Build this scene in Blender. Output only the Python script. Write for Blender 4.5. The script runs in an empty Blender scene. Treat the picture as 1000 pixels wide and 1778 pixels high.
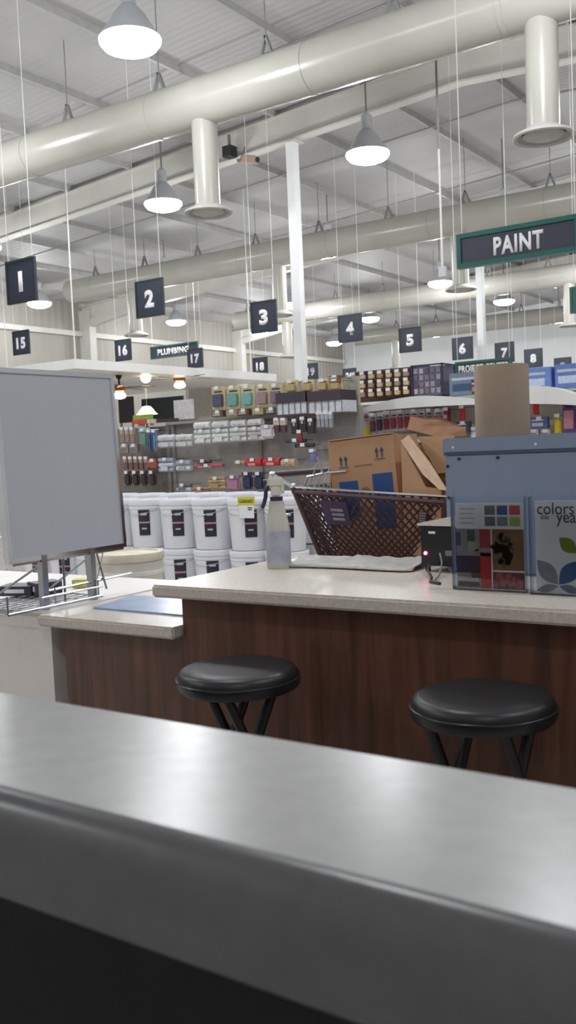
import bpy, bmesh, math, random
from mathutils import Vector, Matrix
random.seed(7)
PI = math.pi
S = bpy.context.scene
COL = S.collection

# ------------------------------------------------------------------ camera
F = 1636.5
yaw, pit, rol = [math.radians(a) for a in (34.323, 3.7475, -2.434)]
O = Vector((0, 0, 1.3))
FW = Vector((-math.sin(yaw)*math.cos(pit), math.cos(yaw)*math.cos(pit), -math.sin(pit)))
_r = Vector((math.cos(yaw), math.sin(yaw), 0)); _u = _r.cross(FW)
RT = _r*math.cos(rol) + _u*math.sin(rol)
UP = _u*math.cos(rol) - _r*math.sin(rol)
cam = bpy.data.cameras.new('camera'); camo = bpy.data.objects.new('camera', cam); COL.objects.link(camo)
cam.sensor_fit = 'VERTICAL'; cam.sensor_height = 36; cam.sensor_width = 24; cam.lens = 36*F/1778
cam.clip_start = 0.02; cam.clip_end = 200
camo.matrix_world = Matrix(((RT.x, UP.x, -FW.x, O.x), (RT.y, UP.y, -FW.y, O.y), (RT.z, UP.z, -FW.z, O.z), (0, 0, 0, 1)))
cam.dof.use_dof = True; cam.dof.focus_distance = 4.0; cam.dof.aperture_fstop = 8
S.camera = camo

def at(x, y, Y=None, X=None, Z=None):
    """a photo coordinate carried out to a real plane of the room"""
    d = FW + RT*((x-500)/F) + UP*((889-y)/F)
    t = Y/d.y if Y is not None else (X/d.x if X is not None else (Z-1.3)/d.z)
    return O + d*t

# ------------------------------------------------------------------ materials
def mat(name, c, rough=.5, metal=0., var=.08, scale=6., spec=.5, emit=None, es=0., trans=0., alpha=1., bump=0., stretch=(1, 1, 1), ior=1.45):
    m = bpy.data.materials.new(name); m.use_nodes = True
    nt = m.node_tree; b = nt.nodes['Principled BSDF']
    tc = nt.nodes.new('ShaderNodeTexCoord'); mp = nt.nodes.new('ShaderNodeMapping')
    nz = nt.nodes.new('ShaderNodeTexNoise'); cr = nt.nodes.new('ShaderNodeValToRGB')
    mp.inputs['Scale'].default_value = stretch
    nz.inputs['Scale'].default_value = scale; nz.inputs['Detail'].default_value = 4
    nt.links.new(tc.outputs['Object'], mp.inputs['Vector']); nt.links.new(mp.outputs['Vector'], nz.inputs['Vector'])
    nt.links.new(nz.outputs['Fac'], cr.inputs['Fac'])
    lo = [max(0, v*(1-var)) for v in c]; hi = [min(1, v*(1+var)) for v in c]
    cr.color_ramp.elements[0].position = .3; cr.color_ramp.elements[1].position = .7
    cr.color_ramp.elements[0].color = (*lo, 1); cr.color_ramp.elements[1].color = (*hi, 1)
    nt.links.new(cr.outputs['Color'], b.inputs['Base Color'])
    b.inputs['Roughness'].default_value = rough; b.inputs['Metallic'].default_value = metal
    b.inputs['Specular IOR Level'].default_value = spec
    b.inputs['Transmission Weight'].default_value = trans; b.inputs['Alpha'].default_value = alpha
    b.inputs['IOR'].default_value = ior
    if emit: b.inputs['Emission Color'].default_value = (*emit, 1); b.inputs['Emission Strength'].default_value = es
    if bump:
        bp = nt.nodes.new('ShaderNodeBump'); bp.inputs['Strength'].default_value = bump; bp.inputs['Distance'].default_value = .01
        nt.links.new(nz.outputs['Fac'], bp.inputs['Height']); nt.links.new(bp.outputs['Normal'], b.inputs['Normal'])
    return m
def srgb(r, g, b):
    f = lambda v: ((v/255+.055)/1.055)**2.4 if v > 10 else v/255/12.92
    return (f(r), f(g), f(b))

def ribbed(name, c, axis, freq, depth, rough=.6, var=.06):
    """painted metal sheet with ribs across one axis (bump)"""
    m = mat(name, c, rough, var=var, scale=.6)
    nt = m.node_tree; b = nt.nodes['Principled BSDF']
    tc = nt.nodes['Texture Coordinate']; wv = nt.nodes.new('ShaderNodeTexWave'); wv.wave_type = 'BANDS'
    wv.bands_direction = axis; wv.inputs['Scale'].default_value = freq
    bp = nt.nodes.new('ShaderNodeBump'); bp.inputs['Distance'].default_value = depth; bp.inputs['Strength'].default_value = 1
    nt.links.new(tc.outputs['Object'], wv.inputs['Vector']); nt.links.new(wv.outputs['Fac'], bp.inputs['Height'])
    nt.links.new(bp.outputs['Normal'], b.inputs['Normal'])
    return m

M = {}
M['deck'] = ribbed('white_roof_deck', (.40, .395, .395), 'Y', 2.2, .006)
M['wall'] = mat('pale_wall_paint', (.66, .67, .68), .7, var=.04, scale=.5)
M['wall_dark'] = mat('dark_back_wall', (.55, .54, .53), .7, var=.1)
M['corrugated'] = ribbed('corrugated_wall', (.34, .32, .285), 'Y', 1.1, .014)
M['steel'] = mat('painted_steel', (.55, .54, .50), .5, var=.05, scale=2)
M['purlin'] = mat('purlin_paint', (.36, .355, .34), .5)
M['column'] = mat('white_column_paint', (.75, .76, .76), .35, var=.03)
M['duct'] = mat('duct_paint', (.39, .38, .34), .25, var=.05, scale=1.5)
M['diffuser'] = mat('diffuser_paint', (.42, .41, .39), .5)
M['gap'] = mat('dark_gap', (.03, .03, .03), .8)
M['rod'] = mat('grey_rod', (.22, .22, .22), .5, metal=.3)
M['wire'] = mat('pale_wire', (.75, .75, .75), .4)
M['bell'] = mat('lamp_bell', (.50, .52, .55), .3, var=.04)
M['lens'] = mat('lamp_lens', (.9, .9, .9), .4, emit=(.93, .96, 1), es=40)
M['warm'] = mat('warm_lamp_glass', (.9, .85, .7), .4, emit=(1, .78, .5), es=18)
M['cream_glass'] = mat('cream_glass', (.9, .8, .6), .4, emit=(1, .85, .62), es=5)
M['sign'] = mat('sign_navy', srgb(48, 54, 68), .35, var=.08)
M['sign_edge'] = mat('sign_edge', srgb(38, 44, 54), .4)
M['sign_dark'] = mat('sign_charcoal', srgb(50, 53, 58), .4)
M['teal'] = mat('sign_teal_border', srgb(20, 88, 82), .35)
M['letter'] = mat('white_letter', (.86, .84, .86), .5, var=.03)
M['floor'] = mat('floor_tile', (.55, .52, .48), .35, var=.12, scale=2)
M['lam'] = mat('speckled_laminate', (.60, .55, .49), .32, var=.12, scale=90)
M['lam_edge'] = mat('laminate_edge', (.50, .46, .42), .4, var=.08, scale=60)
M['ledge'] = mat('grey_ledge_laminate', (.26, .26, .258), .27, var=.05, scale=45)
M['ledge_nose'] = mat('shaded_grey_rounded_edge', (.075, .075, .078), .28, var=.08, scale=40)  # same laminate as the top; its shade is put into the colour
M['ledge_front'] = mat('shaded_charcoal_ledge_front', (.010, .010, .011), .6, var=.15, scale=30, spec=.15)  # dark panel, with the shade of the face put into its near black
M['cabwhite'] = mat('white_cabinet', (.78, .75, .73), .45, var=.03)
M['board'] = mat('grey_board', srgb(192, 195, 202), .45, var=.02, scale=3)
M['chrome'] = mat('chrome', (.75, .77, .80), .15, metal=1, var=.04)
M['chrome_dark'] = mat('worn_chrome', (.42, .43, .46), .25, metal=1, var=.1)
M['vinyl'] = mat('black_vinyl', (.011, .011, .013), .40, var=.2, scale=12)
M['blackmetal'] = mat('black_metal', (.012, .012, .013), .35, var=.2)
M['bucket'] = mat('white_plastic', (.80, .81, .86), .35, var=.03)
M['bucket_old'] = mat('off_white_plastic', (.72, .69, .63), .45, var=.08, scale=10)
M['lid_old'] = mat('stained_lid', (.70, .64, .52), .5, var=.15, scale=14)
M['label_dark'] = mat('dark_label', srgb(44, 46, 60), .4)
M['pinkband'] = mat('pink_band', srgb(196, 130, 140), .5)
M['lightink'] = mat('pale_ink', srgb(190, 190, 200), .5)
M['yellow'] = mat('yellow_tag', srgb(206, 200, 60), .5)
M['paper'] = mat('white_paper', (.82, .82, .85), .6, var=.03)
M['ink'] = mat('dark_ink', srgb(55, 50, 60), .5)
M['bluemachine'] = mat('blue_grey_enamel', srgb(132, 145, 168), .38, var=.06, scale=3)
M['bluedark'] = mat('blue_grey_seam', srgb(72, 84, 106), .5)
M['roll'] = mat('brown_paper_roll', srgb(158, 140, 122), .8, var=.06, scale=30, stretch=(1, 1, .1))
M['rollcore'] = mat('roll_core', srgb(90, 72, 60), .9)
M['cardboard'] = mat('cardboard', srgb(186, 146, 112), .8, var=.07, scale=8)
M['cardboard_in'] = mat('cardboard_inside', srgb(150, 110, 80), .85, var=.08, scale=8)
M['boxblue'] = mat('blue_print', srgb(48, 82, 142), .7, var=.08)
M['boxink'] = mat('box_ink', srgb(84, 84, 100), .7)
M['cart'] = mat('brown_cart_plastic', srgb(80, 57, 60), .4, var=.12, scale=12)
M['cartlabel'] = mat('purple_label', srgb(70, 55, 84), .4)
M['blackplastic'] = mat('black_plastic', (.012, .013, .016), .3, var=.2)
M['beige'] = mat('beige_plastic', (.66, .62, .57), .45)
M['red_led'] = mat('red_led', (1, .1, .15), .4, emit=(1, .05, .15), es=40)
M['cable'] = mat('black_cable', (.02, .02, .02), .5)
M['film'] = mat('grey_film', srgb(186, 184, 180), .3, var=.10, scale=22, bump=.3)
M['mat_blue'] = mat('blue_mat', srgb(150, 170, 206), .25, var=.12, scale=9)
M['sprayclear'] = mat('frosted_plastic', srgb(226, 223, 214), .3, var=.03, trans=.35)
M['spraywhite'] = mat('cream_plastic', srgb(226, 222, 212), .35)
M['spraydark'] = mat('dark_purple_plastic', srgb(58, 54, 78), .35)
M['spraylabel'] = mat('printed_label', srgb(172, 176, 190), .5, var=.18, scale=25)
def acryl():
    """thin clear plastic sheet: mostly see-through, with a fresnel sheen"""
    m = bpy.data.materials.new('clear_acrylic'); m.use_nodes = True; nt = m.node_tree
    out = nt.nodes['Material Output']; nt.nodes.remove(nt.nodes['Principled BSDF'])
    tr = nt.nodes.new('ShaderNodeBsdfTransparent'); gl = nt.nodes.new('ShaderNodeBsdfGlossy'); mx = nt.nodes.new('ShaderNodeMixShader'); fr = nt.nodes.new('ShaderNodeFresnel')
    tr.inputs[0].default_value = (.93, .95, .97, 1); gl.inputs['Roughness'].default_value = .08; fr.inputs[0].default_value = 1.4
    nt.links.new(fr.outputs[0], mx.inputs[0]); nt.links.new(tr.outputs[0], mx.inputs[1]); nt.links.new(gl.outputs[0], mx.inputs[2]); nt.links.new(mx.outputs[0], out.inputs[0])
    return m
M['acrylic'] = acryl()
M['gondola'] = mat('grey_pegboard', srgb(158, 154, 150), .6, var=.05, scale=20)
M['gondola_b'] = mat('beige_pegboard', srgb(196, 190, 176), .6, var=.06, scale=20)
M['upright'] = mat('gondola_upright', srgb(150, 146, 140), .5)
M['white'] = mat('white_enamel', (.80, .80, .78), .4, var=.03)
_cc = {}
def colr(r, g, b, rough=.45):
    k = (r, g, b, rough)
    if k not in _cc: _cc[k] = mat('print_%02x%02x%02x' % (r, g, b), srgb(r, g, b), rough, var=.14, scale=30)
    return _cc[k]

def wood_material():
    m = bpy.data.materials.new('walnut_laminate'); m.use_nodes = True; nt = m.node_tree; b = nt.nodes['Principled BSDF']
    tc = nt.nodes.new('ShaderNodeTexCoord'); mp = nt.nodes.new('ShaderNodeMapping'); mp.inputs['Scale'].default_value = (14, 14, .8)
    n = nt.nodes.new('ShaderNodeTexNoise'); n.inputs['Scale'].default_value = 2.2; n.inputs['Detail'].default_value = 6; n.inputs['Distortion'].default_value = .6
    r = nt.nodes.new('ShaderNodeValToRGB')
    r.color_ramp.elements[0].position = .3; r.color_ramp.elements[0].color = (*srgb(68, 45, 37), 1)
    r.color_ramp.elements[1].position = .72; r.color_ramp.elements[1].color = (*srgb(108, 72, 57), 1)
    nt.links.new(tc.outputs['Object'], mp.inputs[0]); nt.links.new(mp.outputs[0], n.inputs['Vector']); nt.links.new(n.outputs['Fac'], r.inputs[0])
    nt.links.new(r.outputs[0], b.inputs['Base Color']); b.inputs['Roughness'].default_value = .3
    return m
M['wood'] = wood_material()

# ------------------------------------------------------------------ mesh helpers
class MB:
    def __init__(s): s.b = bmesh.new()
    def box(s, c, d, rot=None, bev=0.):
        t = bmesh.new(); bmesh.ops.create_cube(t, size=1)
        bmesh.ops.scale(t, vec=d, verts=t.verts)
        if bev: bmesh.ops.bevel(t, geom=t.edges[:], offset=bev, segments=2, affect='EDGES', clamp_overlap=True)
        if rot is not None: bmesh.ops.transform(t, matrix=rot.to_4x4(), verts=t.verts)
        bmesh.ops.translate(t, vec=c, verts=t.verts); s._add(t); return s
    def b2(s, lo, hi, bev=0.):
        return s.box([(a+b)/2 for a, b in zip(lo, hi)], [abs(b-a) for a, b in zip(lo, hi)], bev=bev)
    def cyl(s, p0, p1, r0, r1=None, n=12, cap=True):
        if r1 is None: r1 = r0
        p0, p1 = Vector(p0), Vector(p1); d = p1-p0; t = bmesh.new()
        bmesh.ops.create_cone(t, cap_ends=cap, segments=n, radius1=r0, radius2=r1, depth=d.length)
        q = Vector((0, 0, 1)).rotation_difference(d.normalized())
        bmesh.ops.transform(t, matrix=Matrix.Translation((p0+p1)/2) @ q.to_matrix().to_4x4(), verts=t.verts); s._add(t); return s
    def ball(s, c, r, sc=(1, 1, 1), n=14):
        t = bmesh.new(); bmesh.ops.create_uvsphere(t, u_segments=n, v_segments=max(6, n//2+2), radius=r)
        bmesh.ops.scale(t, vec=sc, verts=t.verts); bmesh.ops.translate(t, vec=c, verts=t.verts); s._add(t); return s
    def lathe(s, prof, n=24, c=(0, 0, 0), caps=False):
        rings = []
        for r, z in prof:
            rings.append([s.b.verts.new((c[0]+r*math.cos(2*PI*i/n), c[1]+r*math.sin(2*PI*i/n), c[2]+z)) for i in range(n)])
        for a, b in zip(rings, rings[1:]):
            for i in range(n): s.b.faces.new((a[i], a[(i+1) % n], b[(i+1) % n], b[i]))
        if caps: s.b.faces.new(rings[0][::-1]); s.b.faces.new(rings[-1])
        return s
    def tube(s, pts, r, n=8, closed=False):
        pts = [Vector(p) for p in pts]; rings = []; N = len(pts)
        for i, p in enumerate(pts):
            a = pts[i-1] if (i > 0 or closed) else p; b = pts[(i+1) % N] if (i < N-1 or closed) else p
            d = (b-a).normalized(); q = Vector((0, 0, 1)).rotation_difference(d).to_matrix()
            rings.append([s.b.verts.new(p+q @ Vector((r*math.cos(2*PI*k/n), r*math.sin(2*PI*k/n), 0))) for k in range(n)])
        for i in range(N if closed else N-1):
            a, b = rings[i], rings[(i+1) % N]
            for k in range(n): s.b.faces.new((a[k], a[(k+1) % n], b[(k+1) % n], b[k]))
        if not closed: s.b.faces.new(rings[0][::-1]); s.b.faces.new(rings[-1])
        return s
    def prism(s, poly, y0, y1):
        """polygon in XZ extruded along Y"""
        a = [s.b.verts.new((x, y0, z)) for x, z in poly]; b = [s.b.verts.new((x, y1, z)) for x, z in poly]; n = len(poly)
        s.b.faces.new(a); s.b.faces.new(b[::-1])
        for i in range(n): s.b.faces.new((a[i], b[i], b[(i+1) % n], a[(i+1) % n]))
        return s
    def _add(s, t):
        me = bpy.data.meshes.new('t'); t.to_mesh(me); t.free(); s.b.from_mesh(me); bpy.data.meshes.remove(me)
    def build(s, name, m, parent=None, smooth=False, loc=None):
        bmesh.ops.recalc_face_normals(s.b, faces=s.b.faces[:])
        me = bpy.data.meshes.new(name); s.b.to_mesh(me); s.b.free(); me.materials.append(m)
        if smooth:
            for p in me.polygons: p.use_smooth = True
            try: me.set_sharp_from_angle(angle=math.radians(40))
            except Exception: pass
        o = bpy.data.objects.new(name, me); COL.objects.link(o)
        if parent: o.parent = parent
        if loc: o.location = loc
        return o

def tag(o, label=None, cat=None, group=None, kind=None):
    if label: o['label'] = label
    if cat: o['category'] = cat
    if group: o['group'] = group
    if kind: o['kind'] = kind
    return o
def thing(name, label, cat, loc=(0, 0, 0), rz=0, group=None):
    o = bpy.data.objects.new(name, None); COL.objects.link(o); o.location = loc; o.rotation_euler = (0, 0, rz)
    o.empty_display_size = .05
    return tag(o, label, cat, group)
def copy_tree(o, parent=None):
    c = o.copy(); COL.objects.link(c)
    if parent: c.parent = parent
    for ch in list(o.children): copy_tree(ch, c)
    return c
def text(name, s, h, m, parent, loc, width=None, off=0., ext=.003, rot=(PI/2, 0, 0), align='CENTER'):
    """lettering as a mesh: h = capital height, width = total width; faces -Y by default"""
    cu = bpy.data.curves.new(name, 'FONT'); cu.body = s; cu.size = 1; cu.offset = off; cu.extrude = 0; cu.space_character = 1.0+3*off; cu.resolution_u = 4
    t = bpy.data.objects.new(name, cu); COL.objects.link(t)
    dg = bpy.context.evaluated_depsgraph_get(); dg.update()
    me = bpy.data.meshes.new_from_object(t.evaluated_get(dg)); bpy.data.objects.remove(t); bpy.data.curves.remove(cu)
    xs = [v.co.x for v in me.vertices]; cap = .729-0.0+2*off
    x0, x1 = min(xs), max(xs); k = h/cap; kx = (width/(x1-x0)) if width else k
    ax = {'CENTER': (x0+x1)/2, 'LEFT': x0}[align]
    bm = bmesh.new(); bm.from_mesh(me)
    for v in bm.verts: v.co = Vector(((v.co.x-ax)*kx, v.co.y*k + off*k, v.co.z))
    g = bmesh.ops.extrude_face_region(bm, geom=bm.faces[:])
    bmesh.ops.translate(bm, vec=(0, 0, ext), verts=[v for v in g['geom'] if isinstance(v, bmesh.types.BMVert)])
    bmesh.ops.recalc_face_normals(bm, faces=bm.faces[:])
    bm.to_mesh(me); bm.free(); me.name = name; me.materials.clear(); me.materials.append(m)
    o = bpy.data.objects.new(name, me); COL.objects.link(o); o.parent = parent; o.location = loc; o.rotation_euler = rot
    return o
def struct(name, mb, m, label=None, cat=None, **k):
    return tag(mb.build(name, m, **k), label, cat, None, 'structure')
ORD = ['first', 'second', 'third', 'fourth', 'fifth', 'sixth', 'seventh', 'eighth', 'ninth', 'tenth', 'eleventh', 'twelfth']

# ------------------------------------------------------------------ setting
XL, XR, YF, YB = -23., 9., 39., -4.5
RIDGE = -6.0
def roof(x): return 7.22 - .062*abs(x-RIDGE)       # underside line of the purlins
struct('floor', MB().b2((XL-.3, YB-.3, -.2), (XR+.3, YF+.3, 0)), M['floor'])
c = MB()
c.prism([(XL-.3, roof(XL-.3)+.2), (RIDGE, roof(RIDGE)+.2), (XR+.3, roof(XR+.3)+.2), (XR+.3, roof(XR+.3)+.35), (RIDGE, roof(RIDGE)+.35), (XL-.3, roof(XL-.3)+.35)], YB-.3, YF+.3)
struct('ceiling', c, M['deck'])
struct('wall_left', MB().b2((XL-.2, YB, 0), (XL, YF, 6.5)), M['corrugated'])
struct('wall_far', MB().b2((XL, YF, 0), (XR, YF+.2, 7.3)), M['wall'])
struct('wall_right', MB().b2((XR, YB, 0), (XR+.2, YF, 6.5)), M['wall'])
struct('wall_back', MB().b2((XL, YB-.2, 0), (XR, YB, 7.3)), M['wall_dark'])
struct('trim_1', MB().b2((XL, YB, 5.28), (XL+.16, YF, 5.44)), M['steel'])
# roof purlins (along Y), every one its own member
for i, x in enumerate([-21.5+1.72*k for k in range(14)]):
    o = MB().b2((x-.025, YB, roof(x)+.09), (x+.025, YF, roof(x)+.215)).build('roof_purlin', M['purlin'])
    tag(o, 'thin steel roof purlin running away under the white roof deck', 'beam', 'roof purlins', 'structure')
for i, y in enumerate((5.8, 14.0, 22.2, 30.4)):
    if i == 0: continue
    mb = MB(); h = .40
    for z0, z1, w in ((.09, .06, .2), (-h+.03, -h, .2), (.06, -h+.03, .03)):
        mb.prism([(XL, roof(XL)+z1-(.25 if w < .1 or z0 < -.1 else 0)), (XL+3, roof(XL+3)+z1), (RIDGE, roof(RIDGE)+z1), (XR, roof(XR)+z1), (XR, roof(XR)+z0), (RIDGE, roof(RIDGE)+z0), (XL+3, roof(XL+3)+z0), (XL, roof(XL)+z0)], y-w/2, y+w/2)
    o = mb.build('roof_rafter', M['steel'])
    tag(o, ['', 'deep steel roof rafter just behind the nearest duct', 'steel roof rafter behind the second duct', 'steel roof rafter behind the third duct'][i], 'beam', None, 'structure')
    if i:
        t = thing('steel_column', ['', 'white square steel column in the middle, under the nearest rafter', 'thin white column behind the department sign reading PAINT', 'thin far column at the right, under the farthest rafter'][i], 'column', (-9.15, y, 0))
        MB().b2((-.085, -.085, .02), (.085, .085, roof(-9.15)-.41), bev=.01).build('shaft', M['column'], t)
        MB().b2((-.17, -.17, 0), (.17, .17, .025)).build('base_plate', M['steel'], t)
        MB().b2((-.15, -.15, roof(-9.15)-.425), (.15, .15, roof(-9.15)-.402)).build('cap_plate', M['steel'], t)
    # wall column against the left wall
    o = MB().b2((XL+.0, y-.14, 0), (XL+.45, y+.14, roof(XL)-.05)).build('wall_column', M['steel'])
    tag(o, ['', 'steel wall column at the left end of the nearest rafter', 'broad steel wall column on the left wall above the lighting canopy', 'steel wall column on the left wall near the far corner'][i], 'column', None, 'structure')
# conduits across the roof
for y, lab in ((11.6, 'thin pipe across the roof between the nearest duct and rafter'), (16.2, 'thin pipe across the roof in front of the second duct'), (20.0, 'thin pipe across the roof behind the second duct')):
    o = MB().cyl((XL+.5, y, roof(XL)-.05), (RIDGE, y, roof(RIDGE)-.05), .018, n=6).cyl((RIDGE, y, roof(RIDGE)-.05), (XR, y, roof(XR)-.05), .018, n=6).build('roof_pipe', M['rod'])
    tag(o, lab, 'pipe', None, 'structure')

# ------------------------------------------------------------------ ducts
def duct(Y, x0, x1, drops, label, hang0, dz=5.75, r=.3, zb=4.36):
    t = thing('ventilation_duct', label, 'duct', (0, Y, 0))
    mb = MB().cyl((x0, 0, dz), (x1, 0, dz), r, n=32); mb.build('main_pipe', M['duct'], t, smooth=True)
    k = x0+.9
    while k < x1:
        MB().cyl((k-.03, 0, dz), (k+.03, 0, dz), r+.006, n=32).build('seam_band', M['duct'], t, smooth=True); k += 2.4
    for x in drops:
        d = MB().cyl((x, 0, dz-.2), (x, 0, zb+.05), .165, n=24).build('drop_pipe', M['duct'], t, smooth=True)
        g = MB().lathe([(.165, .10), (.20, .075), (.30, .03), (.315, .0), (.30, -.012), (.265, .0), (.25, .03), (.16, .07)], 32, (x, 0, zb)).build('diffuser_ring', M['diffuser'], d, smooth=True)
        MB().lathe([(.0, -.02), (.12, -.02), (.20, .01), (.21, .02), (.12, .0), (.0, .0)], 28, (x, 0, zb)).build('diffuser_cone', M['diffuser'], d, smooth=True)
        MB().cyl((x, 0, zb+.045), (x, 0, zb+.05), .24, n=28).build('throat', M['gap'], d)
    x = hang0
    while x > x0+.3:
        z = dz+r; zc = roof(x)
        hb = MB()
        for s in (-1, 1): hb.box((x+s*.045, 0, z+.11), (.03, .05, .27), Matrix.Rotation(-s*.34, 3, 'Y'))
        hb.cyl((x, 0, z+.2), (x, 0, zc+.21), .008, n=6)
        hb.build('hanger', M['rod'], t)
        x -= 1.72
    return t
XA = lambda px, py, Y: at(px, py, Y=Y).x
duct(9.65, -16.5, 8.5, [XA(362, 372, 9.65), XA(944, 240, 9.65)], 'nearest and largest round duct crossing the top of the picture', -4.9)
duct(17.9, -18.9, 8.5, [XA(237, 580, 17.9), XA(487, 545, 17.9), XA(800, 497, 17.9)], 'second round duct, ending near the left wall, behind PAINT sign', -4.2)
duct(26.0, -19.5, 8.5, [XA(500, 610, 26.0), XA(990, 556, 26.0)], 'third round duct from the front, crossing behind the white column', -7)
duct(34.0, -19.5, 8.5, [XA(688, 630, 34.)], 'farthest round duct, just before the far white wall', -9)

# ------------------------------------------------------------------ high bay lamps
def make_lamp():
    t = thing('hanging_bay_lamp', 'x', 'lamp')
    MB().cyl((0, 0, .62), (0, 0, 1.2), .014, n=8).build('stem', M['rod'], t)
    MB().lathe([(.0, .66), (.03, .66), (.05, .62), (.085, .60), (.085, .40), (.06, .38)], 16).build('ballast_housing', M['bell'], t, smooth=True)
    MB().lathe([(.07, .39), (.11, .37), (.17, .30), (.24, .18), (.31, .08), (.335, .04), (.325, .04), (.23, .17), (.16, .29), (.10, .36)], 28).build('reflector', M['bell'], t, smooth=True)
    MB().lathe([(.325, .045), (.335, .03), (.33, .0), (.29, -.05), (.20, -.085), (.1, -.1), (.0, -.104)], 28).build('glowing_lens', M['lens'], t, smooth=True)
    return t
GX = [-7.12, -11.28, -16.2, -20.95]; GY = [7.8, 13.0, 18.6, 24.5, 29.3, 34.7]
lamps = [(0, 0, 'largest bay lamp, at the top left above the nearest duct'), (0, 1, 'bright bay lamp hanging just right of the white column top'),
 (1, 1, 'bay lamp hanging beside the nearest duct drop on the left'), (0, 2, 'bay lamp hanging directly above the PAINT sign'),
 (1, 2, 'bay lamp partly hidden behind the white column'), (2, 2, 'bay lamp beside the upper right corner of aisle sign 2'),
 (2, 3, 'bay lamp right of aisle sign 3, beside a duct drop'), (2, 4, 'bay lamp beside the upper right corner of aisle sign 4'),
 (1, 3, 'bay lamp hanging left of the PAINT sign, over sign 5'), (1, 4, 'bay lamp under the PAINT sign, right of the thin column'),
 (3, 4, 'bay lamp glowing at the bottom edge of aisle sign 3'), (2, 5, 'far bay lamp right of aisle sign 5'),
 (3, 5, 'small far bay lamp low beside the white column'), (3, 3, 'bay lamp below aisle sign 2, above PLUMBING sign'),
 (1, 5, 'far bay lamp at the right, above aisle sign 8'), (0, 3, 'bay lamp cut by the right edge below PAINT sign'),
 (2, 1, 'bay lamp cut by the left edge, above aisle sign 1'), (0, 4, 'far bay lamp beyond the right edge'), (0, 5, 'farthest bay lamp beyond the right edge')]
offs = [(-7.12, -2.6), (-11.28, -2.6), (2., -2.6), (-2.6, 2.6), (2., 2.6), (-7.12, 2.6), (-11.28, 2.6), (-2.6, 7.8), (-11.28, 7.8), (-16.2, 7.8), (2., 7.8), (-2.6, 13.), (-2.6, 18.6), (-2.6, 24.5), (-20.95, 18.6), (-20.95, 13.)]  # unseen lamps added along the grid to light bar, board and counter
proto = None
LW = 330
def place_lamp(x, y, lab, grp=None):
    global proto
    if proto is None: proto = make_lamp(); t = proto
    else: t = copy_tree(proto)
    t.location = (x, y, 5.74); t['label'] = lab; t['group'] = grp or 'high bay lamps over the aisles'
    for ch in t.children:
        if ch.name.startswith('stem'):
            ch.data = ch.data.copy()
            for v in ch.data.vertices:
                if v.co.z > 1: v.co.z = roof(x)+.2-5.74
    l = bpy.data.lights.new('bay_light', 'POINT'); l.energy = LW; l.shadow_soft_size = .16; l.color = (.96, .98, 1)
    lo = bpy.data.objects.new('bay_light', l); COL.objects.link(lo); lo.location = (x, y, 5.74-.28)
for i, j, lab in lamps:
    if j > 2 and i == 0 and 'beyond' in lab: continue
    place_lamp(GX[i], GY[j], lab)
for x, y in offs: place_lamp(x, y, 'unseen bay lamp added on the same grid outside the picture')

# ------------------------------------------------------------------ hanging signs
def number_sign(n, x, y, z, s, label):
    t = thing('aisle_sign', label, 'sign', (x, y, z-s/2), 0, 'numbered aisle signs')
    MB().b2((-s/2+.02, -.012, .02), (s/2-.02, .012, s-.02)).build('panel', M['sign'], t)
    e = MB()
    e.b2((-s/2, -.02, 0), (s/2, .02, .025)).b2((-s/2, -.02, s-.025), (s/2, .02, s)).b2((-s/2, -.02, .025), (-s/2+.025, .02, s-.025)).b2((s/2-.025, -.02, .025), (s/2, .02, s-.025))
    e.build('frame', M['sign_edge'], t)
    text('number', str(n), s*.50, M['letter'], t, (0, -.0125, s*.25), width=None if n == 1 else s*(.33 if n < 10 else .56), off=.07 if n == 1 else .055)
    for q in (-.42, .42):
        MB().cyl((q*s, 0, s), (q*s, 0, (5.46 if abs(y-17.9) < .32 else roof(x+q*s)+.2)-(z-s/2)), .0045, n=5).build('hanging_wire', M['wire'], t)
SY = [(1, 37, 488), (2, 260, 518), (3, 458, 550), (4, 608, 570), (5, 712, 590), (6, 803, 605), (7, 876, 612), (8, 926, 622), (9, 977, 636)]
for n, px, py in SY:
    p = at(px, py, X=-9.45)
    number_sign(n, p.x, p.y, p.z, .54, 'dark square hanging aisle sign with a white number %d' % n)
for n, px, py in ((15, 37, 595), (16, 214, 608), (17, 339, 622), (18, 452, 636), (19, 540, 645), (20, 607, 653)):
    p = at(px, py, X=-14.75)
    number_sign(n, p.x, p.y, p.z, .47, 'small dark hanging sign in the farther row with number %d' % n if n < 20 else 'dark far sign mostly hidden behind the brown sample packs')
def word_sign(word, x0, x1, Y, z0, z1, label, tx0, tx1, th, border, face, wires=True, th_z=None, off=.035):
    t = thing('department_sign', label, 'sign', ((x0+x1)/2, Y, z0), 0, 'department signs')
    w = (x1-x0)/2; h = z1-z0; b = .03
    MB().b2((-w+b, -.014, b), (w-b, .014, h-b)).build('panel', face, t)
    MB().b2((-w, -.025, 0), (w, .025, b)).b2((-w, -.025, h-b), (w, .025, h)).b2((-w, -.025, b), (-w+b, .025, h-b)).b2((w-b, -.025, b), (w, .025, h-b)).build('frame', border, t)
    if word: text('lettering', word, th, M['letter'], t, ((tx0+tx1)/2-(x0+x1)/2, -.0145, th_z if th_z is not None else (h-th)/2), width=tx1-tx0, off=off)
    for q in (-.92, .92):
        MB().cyl((q*w, 0, h), (q*w, 0, roof((x0+x1)/2+q*w)+.2-z0), .004, n=5).build('hanging_wire', M['wire'], t)
a = at(795, 439, Y=6); word_sign('PAINT', a.x, -1.80, 6, 2.465, 2.69, 'long dark sign with green border and white word PAINT', at(858, 420, Y=6).x, at(945, 420, Y=6).x, .125, M['teal'], M['sign'])
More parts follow.
